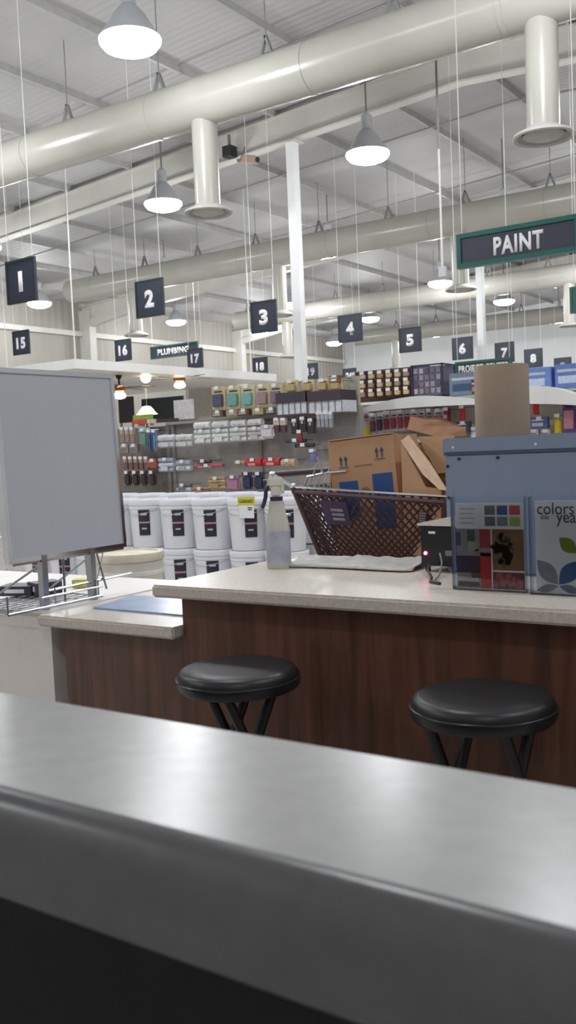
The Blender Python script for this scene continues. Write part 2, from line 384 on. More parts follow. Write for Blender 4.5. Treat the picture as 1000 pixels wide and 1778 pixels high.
a = at(262, 614, Y=19); b = at(344, 606, Y=19)
word_sign('PLUMBING', a.x, b.x, 19, a.z-.16, a.z+.17, 'long dark far sign with white word PLUMBING', at(274, 610, Y=19).x, at(328, 608, Y=19).x, .17, M['teal'], M['sign_dark'])
a = at(791, 642, Y=12); b = at(889, 640, Y=12)
word_sign('PROJECT CENTER', a.x, b.x, 12, a.z-.08, a.z+.10, 'dark sign reading PROJECT CENTER, partly behind the paper roll', at(797, 642, Y=12).x, at(885, 640, Y=12).x, .1, M['teal'], M['sign_dark'], th_z=.03)
a = at(990, 522, Y=12.3); word_sign('', a.x, a.x+1.3, 12.3, a.z-.17, a.z+.17, 'dark green-edged sign cut off by the right edge', 0, 1, .1, M['teal'], M['teal'])
# power drop
p = at(757, 110, Y=10.6)
t = thing('cable_drop', 'long thin rod hanging straight down left of the PAINT sign', 'rod', (p.x, 10.6, 3.3))
MB().cyl((0, 0, 1.5), (0, 0, roof(p.x)+.2-3.3), .014, n=6).build('upper_rod', M['rod'], t)
MB().cyl((0, 0, .1), (0, 0, 1.5), .012, n=6).build('lower_rod', M['wire'], t)
MB().b2((-.04, -.03, 0), (.04, .03, .12)).build('outlet_box', M['bell'], t)
# security camera and floodlight on the near rafter
p = at(400, 264, Y=13.8)
t = thing('junction_box', 'small dark box on the rafter beside the nearest duct drop', 'box', (p.x, 13.78, p.z-.1))
MB().b2((-.1, -.1, 0), (.1, .1, .19), bev=.01).build('housing', M['gap'], t); MB().b2((-.02, -.02, .19), (.02, .02, .4)).build('bracket', M['rod'], t)
p = at(434, 277, Y=13.6)
t = thing('mounted_security_camera', 'tan security camera pointing right beside the dark box', 'camera', (p.x, 13.6, p.z-.1))
R_ = Matrix.Rotation(.25, 3, 'Y')
MB().box((0, 0, .1), (.30, .12, .13), R_, bev=.01).build('housing', colr(176, 152, 136), t)
MB().box((-.2, 0, .13), (.12, .06, .05)).cyl((-.2, 0, .13), (-.2, .15, .38), .02, n=6).build('bracket', M['rod'], t)
MB().cyl((.14, 0, .07), (.175, 0, .06), .045, n=10).build('lens', M['gap'], t)

# ------------------------------------------------------------------ lighting department on the left
cx = -12.0; cy = 11.35
t = thing('lighting_canopy', 'white flat hanging canopy slab over the lamp display, above grey board', 'canopy', (cx, cy, 2.84))
MB().b2((-9.5, 0, 0), (0, 6.0, .16)).build('slab', M['white'], t)
for x, y in ((-8.5, .4), (-.4, .4), (-8.5, 5.6), (-.4, 5.6), (-4, .4)):
    MB().cyl((x, y, .16), (x, y, roof(cx+x)+.2-2.84), .012, n=6).build('hanging_rod', M['wire'], t)
def globe(px, py, X, lab, r=.1):
    p = at(px, py, X=X)
    t = thing('globe_lamp', lab, 'lamp', (p.x, p.y, p.z-r), 0, 'display lamps under the canopy')
    MB().ball((0, 0, r), r).build('glass_globe', M['warm'], t, smooth=True)
    MB().cyl((0, 0, 2*r-.02), (0, 0, 2.845-p.z+r), .03, n=10).build('ceiling_mount', M['chrome_dark'], t)
globe(253, 656, -12.5, 'round warm globe lamp between the two ceiling fans')
globe(93, 645, -13.6, 'left warm globe lamp just above the grey board', .09)
globe(130, 644, -13.2, 'right warm globe lamp just above the grey board', .1)
def fan(px, py, X, lab, blade, rot):
    p = at(px, py, X=X)
    t = thing('ceiling_fan', lab, 'fan', (p.x, p.y, p.z), rot, 'display ceiling fans')
    h = 2.845-p.z
    MB().cyl((0, 0, .16), (0, 0, h), .02, n=8).lathe([(.0, h), (.07, h), (.05, h-.06), (.02, h-.08)], 12).build('downrod', M['blackmetal'], t)
    MB().lathe([(.02, .2), (.11, .19), (.13, .14), (.12, .08), (.06, .05)], 16).build('motor', colr(150, 96, 60, .25), t, smooth=True)
    for k in range(5):
        a = 2*PI*k/5; mbx = MB().box((.42, 0, .14), (.56, .12, .012), Matrix.Rotation(.15, 3, 'X'))
        bmesh.ops.rotate(mbx.b, cent=(0, 0, 0), matrix=Matrix.Rotation(a, 3, 'Z'), verts=mbx.b.verts)
        mbx.build('blade', blade, t)
    MB().lathe([(.06, .06), (.10, .03), (.12, -.02), (.09, -.06), (.0, -.08)], 16).build('light_bowl', M['warm'], t, smooth=True)
fan(208, 686, -12.6, 'lit ceiling fan at the right edge of the grey board', colr(70, 54, 48), .5)
fan(312, 668, -12.5, 'lit dark ceiling fan beside the black band', colr(80, 66, 60), 1.1)
p = at(255, 714, X=-12.5)
t = thing('pendant_lamp', 'cream bell-shaped pendant lamp glowing above the green board', 'lamp', (p.x, p.y, p.z-.06), 0)
MB().lathe([(.03, .16), (.08, .15), (.13, .09), (.17, .03), (.21, 0), (.20, 0), (.12, .08), (.07, .14)], 24).build('glass_shade', M['cream_glass'], t, smooth=True)
MB().cyl((0, 0, .15), (0, 0, 2.845-p.z+.06), .008, n=6).build('cord', M['rod'], t)
MB().cyl((0, 0, .30), (0, 0, .5), .02, n=8).build('candle_tube', M['white'], t)
p = at(256, 700, X=-12.5)
def panel(name, rect, Y, m, label, cat, depth=.04, foot=None, parts=()):
    x0, y0, x1, y1 = rect; a = at(x0, (y0+y1)/2, Y=Y); b = at(x1, (y0+y1)/2, Y=Y)
    zt = at((x0+x1)/2, y0, Y=Y).z; zb = at((x0+x1)/2, y1, Y=Y).z
    t = thing(name, label, cat, ((a.x+b.x)/2, Y, zb if foot is None else foot))
    w = (b.x-a.x)/2; h0 = 0 if foot is None else zb-foot
    MB().b2((-w, 0, h0), (w, depth, h0+zt-zb)).build('panel', m, t)
    return t, w, h0, zt-zb
def easel(rect, Y, m, label, foot=0.):
    t, w, h0, h = panel('display_board', rect, Y, m, label, 'board', foot=foot)
    for s in (-1, 1): MB().b2((s*w*.8-.02, .005, 0), (s*w*.8+.02, .035, h0)).build('leg', M['rod'], t)
easel((206, 689, 231, 734), 15.4, colr(66, 62, 70), 'tall dark display board close right of the grey board')
easel((246, 690, 318, 728), 16.0, colr(60, 70, 72), 'wide dark green display board behind the pendant lamp')
t, w, h0, h = panel('fascia_band', (319, 650, 412, 668), 17.5, colr(58, 58, 70), 'long dark fascia band below aisle sign 17', 'fascia', foot=0.)
for s in (-1, 1): MB().b2((s*w*.9-.05, .0, 0), (s*w*.9+.05, .04, h0)).build('post', M['white'], t)
MB().b2((-w*.88, .01, .0), (w*.88, .03, h0)).build('backing', colr(196, 190, 184), t)

# ------------------------------------------------------------------ gondolas
def gondola(label, x0, x1, Yf, top, m, name='shelf_unit', depth=.3, step=None, head=None):
    t = thing(name, label, 'shelf unit', ((x0+x1)/2, Yf+depth, 0))
    w = (x1-x0)/2
    MB().b2((-w, 0, .12), (w, .04, top)).build('pegboard', m, t)
    for q in range(int((x1-x0)/1.1)+2):
        n = int((x1-x0)/1.1)+1; x = -w+2*w*q/n
        MB().b2((x-.02, -.025, 0), (x+.02, .05, top+.01)).build('upright', M['upright'], t)
    MB().b2((-w, -depth, 0), (w, 0, .16)).build('base_shelf', M['white'], t)
    return t
YA = 7.0
A0 = at(268, 760, Y=YA).x; A1 = at(592, 700, Y=YA).x; AM = at(362, 700, Y=YA).x; AL = at(150, 760, Y=YA).x
gA = gondola('long grey pegboard shelf unit hung with paint rollers, behind the buckets', A0, A1, YA, 1.66, M['gondola'])
w = (A1-A0)/2; xm = AM-(A0+A1)/2
MB().b2((xm, .0, 1.66), (w, .04, 1.93)).build('upper_panel', colr(170, 164, 150), gA)
MB().b2((-w, -.12, 1.605), (w, .02, 1.63)).build('top_shelf', M['upright'], gA)
gondola('shorter shelf unit of brush packs beside the grey board', AL, A0-.07, YA, 1.60, colr(120, 112, 106))
YBB = 7.9
B0 = at(590, 690, Y=YBB).x
gB = gondola('beige pegboard shelf unit under the white arched canopies', B0, -1.3, YBB, 1.80, M['gondola_b'], depth=.35)
xs0, xs1 = B0-(B0-1.3)/2+.005, at(715, 665, Y=YBB).x-(B0-1.3)/2
MB().b2((xs0, .0, 1.80), (xs1, .04, 2.05)).build('sample_panel', colr(84, 60, 52), gB)
MB().b2((xs0, -.012, 1.735), (xs1, .0, 2.05)).build('dark_sample_backing', colr(74, 52, 46), gB)
MB().b2((-(-1.3-B0)/2, -.32, 1.70), ((-1.3-B0)/2, 0, 1.725)).build('upper_shelf', M['white'], gB)
MB().b2((-(-1.3-B0)/2, -.30, 1.22), ((-1.3-B0)/2, 0, 1.24)).build('lower_shelf', M['upright'], gB)

def rect3(r, Y):
    x0, y0, x1, y1 = r; ym = (y0+y1)/2; xm = (x0+x1)/2
    return at(x0, ym, Y=Y).x, at(x1, ym, Y=Y).x, at(xm, y1, Y=Y).z, at(xm, y0, Y=Y).z
def hook(t, z, reach, tagged=True):
    MB().cyl((0, .02, z), (0, reach, z), .005, n=5).build('peg_hook', M['chrome_dark'], t)
    if tagged: MB().b2((-.022, -.004, z-.015), (.022, .0, z+.015)).build('price_tag', M['paper'], t)
def pack(kind, r, c1, c2, label, group=None, Y=None, back=.30, n=3, cat='pack', name=None, tagged=True, stand=False):
    Y = YA if Y is None else Y
    x0, x1, z0, z1 = rect3(r, Y); w = (x1-x0)/2*.96; h = z1-z0
    nm = name or {'card': 'carded_pack', 'rolls': 'roller_cover_pack', 'brush': 'brush_pack', 'box': 'carton', 'bottle': 'bottle', 'bag': 'bagged_pack', 'tool': 'hand_tool'}[kind]
    t = thing(nm, label, cat, ((x0+x1)/2, Y, z0), 0, group)
    m1, m2 = colr(*c1), colr(*c2)
    if kind == 'card':
        MB().b2((-w, .03, 0), (w, .045, h), bev=.002).build('backing_card', m1, t)
        MB().b2((-w*.72, 0, h*.12), (w*.72, .03, h*.66), bev=.006).build('blister', m2, t)
        MB().b2((-w*.6, .026, h*.74), (w*.6, .031, h*.80)).build('print_line', M['ink'], t)
    elif kind == 'rolls':
        for k in range(n):
            rr = h/(2*n)*.98; z = rr*1.02+k*h/n
            MB().cyl((-w, .04, z), (w, .04, z), rr, n=12).build('roller_cover', m1 if k % 2 == 0 else m2, t, smooth=True)
        MB().b2((-w*.55, .0, h*.1), (w*.35, .012, h*.42)).build('sleeve_label', m2, t)
    elif kind == 'brush':
        MB().b2((-w, .0, h*.5), (w, .035, h), bev=.004).build('card_sleeve', m1, t)
        MB().b2((-w*.9, .005, 0), (w*.9, .03, h*.5)).build('bristles', m2, t)
        MB().b2((-w*.2, .01, h*.55), (w*.2, -.004, h*.85)).build('print_line', M['lightink'], t)
    elif kind == 'bag':
        MB().box((0, .03, h*.42), (2*w, .05, h*.8), bev=.018).build('contents', m2, t)
        MB().b2((-w, .015, h*.8), (w, .03, h)).build('header_card', m1, t)
    elif kind == 'box':
        d = min(back, .26) if stand else .06
        MB().b2((-w, 0, 0), (w, d, h), bev=.002).build('carton_body', m1, t)
        MB().b2((-w*.8, -.003, h*.18), (w*.5, .0, h*.5)).build('front_print', m2, t)
        MB().b2((-w*.85, -.003, h*.66), (w*.55, .0, h*.78)).build('print_line', M['lightink'], t)
    elif kind == 'bottle':
        MB().lathe([(0, 0), (w, 0), (w, h*.62), (w*.85, h*.70), (w*.45, h*.76), (w*.45, h*.80)], 16, (0, w, 0)).build('body', m1, t, smooth=True)
        MB().lathe([(w*.5, h*.79), (w*.55, h*.80), (w*.55, h), (0, h)], 14, (0, w, 0)).build('cap', m2, t, smooth=True)
    elif kind == 'tool':
        MB().lathe([(0, 0), (w*.8, 0), (w, h*.08), (w*.9, h*.8), (w*.6, h*.88), (0, h*.9)], 14, (0, w, 0)).build('handle', m1, t, smooth=True)
        MB().b2((-w*.3, w*.8, h*.85), (w*.3, w*1.2, h)).build('hanging_tab', m2, t)
    if not stand: hook(t, h-.012, back, tagged)
    return t
# top row of yellowish carded packs
g = 'carded packs along the top of the roller unit'
cols = [((196, 184, 146), (78, 84, 108)), ((200, 190, 150), (112, 160, 152)), ((202, 194, 156), (120, 168, 172)), ((200, 186, 150), (150, 128, 132)), ((196, 182, 146), (126, 108, 128))]
what = ['blue-grey window, leftmost in the top row', 'green window, second in the top row', 'pale teal window, third in the top row', 'dusty pink window, fourth in the top row', 'purple window, fifth in the top row']
for k, (x, lab) in enumerate(zip((364, 390, 415, 441, 464), what)):
    pack('card', (x, 671-k*1.2, x+24, 711-k*1.6), cols[k][0], cols[k][1], 'cream carded pack with ' + lab, g, back=.3)
for k, x in enumerate((492, 520, 547, 569)):
    pack('card', (x, 660-k*1.2, x+22, 682-k), (206, 190, 150), (178, 160, 110), 'small cream pack above the dark bands, ' + ['leftmost', 'second from left', 'third from left', 'rightmost'][k] + ' of four', 'small cream packs above the dark bands', back=.3)
for k, r in enumerate(((478, 681, 530, 699), (533, 678, 591, 696))):
    x0, x1, z0, z1 = rect3(r, YA-.02)
    t = thing('header_box', ['left dark header box above the white grid display', 'right dark header box above the white grid display'][k], 'display box', ((x0+x1)/2, YA-.02, z0-.10), 0, 'dark header boxes')
    w = (x1-x0)/2; h = z1-z0
    MB().b2((-w, 0, .10), (w, .27, .10+h)).build('header', colr(62, 54, 66) if k == 0 else colr(66, 52, 60), t)
    MB().b2((-w, .02, 0), (w, .27, .10)).build('lower_panel', colr(205, 208, 216), t)
    for q in range(6): MB().b2((-w+2*w*q/5-.003, .012, 0), (-w+2*w*q/5+.003, .02, .10)).build('divider', M['rod'], t)
# small brown bits under the cards
for k, (x, c_) in enumerate(((367, (96, 82, 70)), (392, (150, 136, 104)), (412, (92, 66, 56)), (437, (164, 146, 104)), (460, (70, 66, 78)))):
    pack('box', (x, 713-k*1.4, x+20, 724-k*1.4), c_, (180, 170, 150), 'tiny ' + ['dark brown', 'tan', 'red-brown', 'mustard', 'dark blue'][k] + ' box under the row of cream cards', 'tiny boxes under the cards', back=.3)
# roller cover packs: row at mid height
g = 'pale roller cover packs in the upper row'
cz = [((186, 188, 196), (208, 210, 214)), ((190, 192, 192), (206, 210, 206)), ((204, 208, 204), (224, 226, 224)), ((206, 212, 206), (222, 226, 222)), ((214, 216, 210), (200, 200, 198)), ((212, 206, 204), (190, 184, 186))]
yb = [(755, 778), (754, 777), (746, 771), (744, 769), (742, 767), (741, 765)]
for k in range(6):
    pack('rolls', (272+k*31, yb[k][0], 301+k*31, yb[k][1]), cz[k][0], cz[k][1], 'pale roller cover pack, ' + ['leftmost', 'second', 'third', 'fourth', 'fifth', 'rightmost'][k] + ' in the upper roller row', g, n=2 + (k > 1))
for k, r in enumerate(((334, 733, 362, 745), (366, 731, 394, 743), (398, 729, 424, 741), (428, 727, 452, 739))):
    pack('rolls', r, (214, 216, 214), (186, 188, 188), 'thin clear wrapped roller lying above the upper row, ' + ['leftmost', 'second', 'third', 'rightmost'][k], 'thin wrapped rollers above the upper row', n=1, tagged=False)
pack('rolls', (272, 795, 299, 820), (160, 166, 184), (202, 206, 214), 'silver-blue roller pack at the left of the middle row', n=3)
pack('rolls', (303, 799, 328, 818), (206, 212, 216), (170, 176, 182), 'white two-roller pack in the middle row', n=2)
pack('rolls', (331, 806, 384, 812), (178, 84, 96), (190, 160, 150), 'long thin red handle pack in the middle row', n=1)
pack('rolls', (340, 798, 362, 805), (96, 72, 62), (120, 90, 70), 'short brown roller above the long red handle', n=1)
pack('rolls', (423, 796, 452, 810), (196, 54, 66), (216, 150, 140), 'left fat red roller beside the spray bottle top', n=1)
pack('rolls', (455, 795, 484, 809), (190, 52, 64), (214, 170, 140), 'right fat red roller beside the spray bottle top', n=1)
pack('rolls', (404, 800, 422, 808), (186, 156, 116), (150, 120, 96), 'small tan wooden handle left of the red rollers', n=1)
pack('rolls', (486, 797, 510, 811), (200, 170, 140), (160, 140, 130), 'fuzzy tan roller right of the red rollers', n=1)
pack('rolls', (303, 840, 328, 853), (206, 208, 212), (110, 112, 120), 'white and black pack low in the bottom row', n=2)
pack('rolls', (331, 846, 360, 856), (150, 110, 100), (176, 138, 110), 'reddish dowel pack low in the bottom row', n=2)
pack('rolls', (358, 828, 388, 849), (196, 172, 130), (176, 146, 106), 'tan pack of four stacked mini rollers in the bottom row', n=4)
pack('bag', (392, 826, 414, 853), (150, 120, 140), (176, 128, 152), 'pink bagged roller pack in the bottom row')
pack('bag', (418, 820, 436, 850), (60, 62, 92), (54, 58, 88), 'left navy bagged pack in the bottom row')
pack('bag', (438, 820, 456, 850), (60, 62, 92), (50, 54, 84), 'right navy bagged pack in the bottom row')
pack('bag', (450, 738, 474, 762), (200, 186, 190), (212, 206, 214), 'crumpled clear bag with pink print in the upper row')
for k, x in enumerate((474, 486)):
    pack('brush', (x, 726, x+10, 751), (206, 186, 170), (84, 62, 54), ['left', 'right'][k] + ' brush pack of a pair with brown and white stripes', 'striped brush packs')
for k, (x, y) in enumerate(((504, 728), (518, 724), (532, 727))):
    pack('brush', (x, y, x+13, y+26), (62, 58, 56), (48, 44, 46), ['left', 'middle', 'right'][k] + ' of three black brush packs above the cart handle', 'black brush packs')
pack('tool', (515, 747, 523, 768), (150, 52, 60), (90, 40, 50), 'small red-handled tool among the black brushes')
for k, (x, y) in enumerate(((494, 762), (508, 770))):
    pack('rolls', (x, y, x+34, y+7), (58, 56, 58), (90, 90, 90), ['upper', 'lower'][k] + ' black rod pack under the black brushes', 'black rod packs', n=1)
for k, x in enumerate((549, 556, 563, 570)):
    pack('brush', (x, 714, x+6, 742), (182, 188, 200), (150, 154, 164), 'narrow silver pack at the right end of the unit, ' + ['leftmost', 'second', 'third', 'rightmost'][k] + ' of four', 'narrow silver packs')
pack('bottle', (534, 780, 547, 802), (112, 112, 160), (190, 190, 206), 'small violet bottle behind the cart handle', stand=False)
# left brush unit
for k, x in enumerate((207, 215.5, 224)):
    pack('brush', (x, 742, x+8, 768), (166, 146, 134), (150, 132, 120), 'tan upper brush pack on the brush unit, ' + ['left', 'middle', 'right'][k] + ' of three', 'tan upper brush packs')
for k, x in enumerate((213, 222, 231, 240, 249)):
    pack('brush', (x, 793, x+7.5, 815), (150, 122, 110), (120, 92, 82), 'brown lower brush pack on the brush unit, ' + ORD[k] + ' from left', 'brown lower brush packs')
pack('bag', (239, 744, 254, 776), (150, 186, 166), (112, 140, 130), 'green bagged pack on the brush unit')
pack('bag', (255, 746, 262, 786), (84, 112, 162), (70, 92, 146), 'left blue bagged pack on the brush unit')
pack('bag', (263, 746, 270, 784), (110, 140, 176), (120, 150, 170), 'right pale blue bagged pack on the brush unit')
pack('box', (256, 797, 271, 812), (166, 92, 78), (150, 80, 66), 'rust red carton on the brush unit')
for k, x in enumerate((213, 227, 241, 256)):
    pack('bag', (x, 818, x+12, 844), (86, 74, 70), (64, 54, 54), 'dark bagged pack in the lowest row of the brush unit, ' + ORD[k] + ' from left', 'dark bags on the brush unit')
for k, (x, c_) in enumerate(((208, (150, 140, 132)), (224, (140, 132, 130)))):
    pack('box', (x, 771, x+14, 786), c_, (120, 112, 110), ['left', 'right'][k] + ' grey carton in the middle row of the brush unit', 'grey cartons on the brush unit')
# toppers on the brush unit
def topper(r, c_, label, Y=YA+.2, cat='sign', name='topper_sign'):
    x0, x1, z0, z1 = rect3(r, Y)
    t = thing(name, label, cat, ((x0+x1)/2, Y, 1.61 if x1 < A0+.01 else 1.66))
    h0 = z0-t.location.z
    MB().b2((-(x1-x0)/2, -.01, h0), ((x1-x0)/2, .01, h0+z1-z0)).build('sign_face', colr(*c_), t)
    MB().b2((-.02, -.006, min(0, h0)), (.02, .006, max(h0, .004))).build('stand', M['rod'], t)
topper((232, 720, 265, 731), (136, 176, 76), 'bright green sign under the pendant lamp', YA+.31)
topper((231, 728, 254, 736), (206, 86, 60), 'orange red sign below the green sign')
topper((256, 728, 271, 735), (214, 196, 190), 'small pale sign right of the orange one')
topper((273, 727, 309, 733), (66, 54, 54), 'thin dark sign on the unit left of the white poster')
topper((303, 694, 336, 728), (206, 202, 204), 'white poster standing on the roller unit at its left', YA+.25, 'poster', 'poster')

# ---- unit B goods: brown sample packs
for rr in range(3):
    for cc in range(7):
        x = 606+cc*15.2; y = 647-cc*1.1+rr*15.5
        c1 = (206, 184, 142) if (cc+rr) % 3 else (170, 140, 110)
        c2 = [(74, 48, 44), (96, 62, 50), (60, 44, 52)][(cc*2+rr) % 3]
        pack('card', (x, y, x+13.5, y+14.5), c2, c1, 'brown sample pack, %s from left in the %s row of the sample wall' % (ORD[cc], ['top', 'middle', 'bottom'][rr]), 'brown sample packs', Y=YBB, back=.36)
x0, x1, z0, z1 = rect3((592, 668, 606, 694), YBB-.05)
pack('bag', (592, 666, 605, 692), (52, 54, 84), (58, 60, 92), 'dark blue bag at the left end of the sample wall', Y=YBB, back=.36)
pack('box', (570, 652, 590, 664), (120, 84, 60), (196, 168, 120), 'brown carton on top of the right end of the roller unit', Y=YA, back=.3)
# caged box on the shelf
x0, x1, z0, z1 = rect3((712, 632, 767, 690), YBB)
z0 = 1.726
t = thing('caged_display', 'dark framed display case of small packs beside the sample wall', 'display case', ((x0+x1)/2, YBB+.02, z0))
w = (x1-x0)/2; h = z1-z0
MB().b2((-w*.94, .02, .02), (w*.94, .27, h-.02)).build('contents', colr(112, 108, 128), t)
for q in range(5):
    for p_ in range(4):
        MB().b2((-w*.85+q*w*.36, .008, .04+p_*(h-.06)/4), (-w*.85+q*w*.36+w*.24, .02, .04+p_*(h-.06)/4+h*.15)).build('small_pack', colr(*random.choice([(150, 146, 160), (90, 80, 110), (176, 170, 176), (104, 100, 124), (130, 110, 116)])), t)
e = MB()
for x in (-w, w-.014):
    for y in (0, .27): e.b2((x, y, 0), (x+.014, y+.014, h))
for z in (0, h-.014):
    for y in (0, .27): e.b2((-w, y, z), (w, y+.014, z+.014))
    for x in (-w, w-.014): e.b2((x, 0, z), (x+.014, .28, z+.014))
e.build('frame', colr(52, 48, 76), t)
x0, x1, z0, z1 = rect3((779, 649, 836, 690), YBB); 
pack('box', (779, 649, 838, 688), (112, 128, 150), (60, 80, 110), 'grey blue carton on the shelf left of the paper roll', Y=YBB-.0, cat='carton', stand=True).location.z = 1.726
pack('box', (912, 638, 958, 676), (104, 132, 196), (186, 196, 220), 'light blue carton just right of the paper roll', Y=YBB, cat='carton', stand=True).location.z = 1.726
pack('box', (962, 635, 1022, 676), (96, 124, 188), (190, 200, 222), 'light blue carton at the right edge of the shelf', Y=YBB, cat='carton', stand=True).location.z = 1.726
pack('box', (818, 655, 829, 680), (70, 60, 66), (190, 120, 120), 'small dark carton between the grey blue box and paper roll', Y=YBB-.03, cat='carton', stand=True, back=.02).location.z = 1.726
# canopies
def canopy(x0p, x1p, ztop, zend0, zend1, zbot0, zbot1, peak, label):
    Y = YBB-.28
    x0 = at(x0p, 700, Y=Y).x; x1 = at(x1p, 700, Y=Y).x
    top = []; N = 16
    for k in range(N+1):
        u = k/N; e_ = zend0+(zend1-zend0)*u
        s_ = math.sin(PI*u)**1.3
        top.append((x0+(x1-x0)*u, e_+(ztop-(zend0+zend1)/2)*s_))
    bot = [(x0+(x1-x0)*k/N, zbot0+(zbot1-zbot0)*k/N+.015*math.sin(PI*k/N)) for k in range(N, -1, -1)]
    t = thing('arched_canopy', label, 'canopy', (0, Y, 0))
    MB().prism(top+bot, 0, .03).build('front_fascia', M['white'], t)
    q = MB()
    for k in range(N):
        (xa, za), (xb, zb_) = top[k], top[k+1]
        q.prism([(xa, za-.012), (xb, zb_-.012), (xb, zb_-.002), (xa, za-.002)], .03, .27)
    q.build('curved_top', M['white'], t)
Z = lambda px, py: at(px, py, Y=YBB-.28).z
canopy(598, 838, Z(735, 687)+.0, Z(600, 716), Z(838, 692), Z(600, 719), Z(838, 702), .5, 'white arched canopy above the hanging red packs')
canopy(841, 1040, Z(930, 670), Z(841, 690), Z(1040, 700), Z(841, 703), Z(1040, 706), .5, 'white arched canopy right of the paper roll')
# hanging packs under canopy
g = 'red and white packs under the left canopy'
YC = YBB+.05
spec = [(640, 718, (190, 180, 190), (120, 70, 84)), (652, 716, (200, 196, 200), (90, 60, 80)), (664, 714, (206, 200, 204), (150, 60, 80)), (676, 713, (212, 204, 206), (160, 70, 90)), (688, 712, (210, 200, 204), (170, 70, 90)), (700, 711, (206, 190, 196), (150, 56, 76)), (712, 711, (214, 208, 208), (176, 64, 84)), (724, 710, (212, 206, 206), (168, 52, 74)), (738, 710, (180, 180, 186), (110, 110, 124))]
for k, (x, y, c1, c2) in enumerate(spec):
    pack('card', (x, y, x+11.3, y+36), c1, c2, 'white carded pack with red print, %s from left under the left canopy' % ORD[k], g, Y=YC, back=.3, tagged=k % 2 == 0)
pack('card', (750, 710, 769, 742), (214, 216, 222), (170, 90, 110), 'larger white pack with a red square, under the canopy', Y=YC, back=.3)
pack('box', (770, 708, 778, 762), (150, 44, 66), (170, 60, 80), 'tall narrow dark red box beside the blue metal cabinet', Y=YC, back=.3)
pack('bag', (594, 728, 629, 757), (58, 58, 70), (46, 46, 58), 'black tote bag hanging left of the yellow tool', Y=YC, back=.3)
pack('tool', (628, 742, 640, 757), (226, 206, 60), (200, 180, 50), 'yellow tool peeking over the big cardboard box', Y=YC, back=.3, tagged=False)
for k, x in enumerate((596, 607, 618, 629)):
    pack('card', (x, 716, x+9, 728), (196, 180, 190), (130, 90, 110), 'pale pink card above the black bag, %s from left' % ORD[k], 'pale pink cards', Y=YC, back=.3, tagged=False)
for k, x in enumerate((700, 722, 744)):
    pack('card', (x, 762, x+16, 800), (190, 188, 190), (150, 110, 116), 'grey white card in the lower row behind the cardboard, ' + ['left', 'middle', 'right'][k], 'lower row cards behind the cardboard', Y=YC, back=.3)
pack('card', (754, 772, 774, 830), (206, 208, 212), (160, 160, 172), 'tall clear pack left of the blue metal cabinet', Y=YC, back=.3)
pack('tool', (796, 704, 806, 730), (206, 52, 66), (60, 50, 50), 'red tool hanging left of the paper roll', Y=YC, back=.3)
pack('tool', (923, 694, 934, 720), (212, 48, 62), (60, 50, 50), 'red tool hanging right of the paper roll', Y=YC, back=.3)
pack('box', (791, 732, 815, 750), (70, 66, 78), (190, 190, 196), 'dark carton with pale label left of the paper roll', Y=YC, back=.3)
pack('box', (920, 724, 951, 744), (84, 100, 150), (190, 196, 210), 'blue carton with pale label right of the paper roll', Y=YC, back=.3)
pack('bottle', (815, 742, 829, 764), (214, 218, 230), (80, 90, 120), 'white bottle at the foot of the paper roll', Y=YC, back=.3)
pack('bottle', (960, 719, 974, 752), (224, 196, 52), (226, 200, 70), 'yellow bottle on the right side of the lower shelf', Y=YC, back=.3, stand=False)
pack('card', (974, 692, 999, 752), (108, 74, 150), (200, 140, 156), 'pink and purple carded pack at the right edge', Y=YC, back=.3)
pack('card', (1001, 705, 1020, 752), (226, 180, 110), (210, 140, 90), 'orange card cut by the right edge', Y=YC, back=.3)
for k, (x, y) in enumerate(((786, 750), (938, 746), (918, 746))):
    pack('box', (x, y, x+17, y+9), (190, 186, 180), (120, 116, 116), ['small pale carton under the dark carton', 'small pale carton under the blue carton', 'small pale carton close to the paper roll base'][k], 'small pale cartons', Y=YC, back=.3)

# ------------------------------------------------------------------ buckets
XB0 = -3.64; BW = .308
pl = MB().b2((-7.0, 5.12, 0), (-3.3, 5.49, .255)).b2((-7.0, 5.49, 0), (-3.3, 5.84, .63))
tag(pl.build('stepped_platform', colr(200, 198, 194)), 'pale stepped platform carrying the white paint buckets', 'platform')
def make_bucket():
    t = thing('paint_bucket', 'x', 'bucket')
    MB().lathe([(0, 0), (.128, 0), (.131, .01), (.146, .29), (.150, .292), (.150, .305), (.146, .307), (.147, .33)], 28).build('body', M['bucket'], t, smooth=True)
    MB().lathe([(.1515, .318), (.153, .335), (.153, .352), (.148, .36), (.138, .36), (.134, .35), (0, .35)], 28).build('lid', M['bucket'], t, smooth=True)
    lb = MB(); n = 8
    prev = None
    for k in range(n+1):
        a = -PI/2-.30+.60*k/n+.58
        col_ = [lb.b.verts.new(((.1335+z*.05+.0022)*math.cos(a), (.1335+z*.05+.0022)*math.sin(a), z)) for z in (.095, .285)]
        if prev: lb.b.faces.new((prev[0], col_[0], col_[1], prev[1]))
        prev = col_
    lo = lb.build('label', M['label_dark'], t)
    for z0, z1, m_, a0, a1 in ((.185, .198, M['pinkband'], -.29, .29), (.245, .262, M['lightink'], -.16, .16), (.14, .152, M['lightink'], -.14, .12)):
        q = MB(); prev = None
        for k in range(7):
            a = -PI/2+a0+(a1-a0)*k/6+.58; col_ = [q.b.verts.new(((.1335+z*.05+.0042)*math.cos(a), (.1335+z*.05+.0042)*math.sin(a), z)) for z in (z0, z1)]
            if prev: q.b.faces.new((prev[0], col_[0], col_[1], prev[1]))
            prev = col_
        q.build('print_line', m_, lo)
    MB().tube([(.15*math.cos(a), .152*math.sin(a), .30-.05*math.sin(k/8*PI)) for k, a in enumerate([PI+PI*j/8 for j in range(9)])], .0025, 6).build('wire_handle', M['chrome'], t, smooth=True)
    return t
bk = None
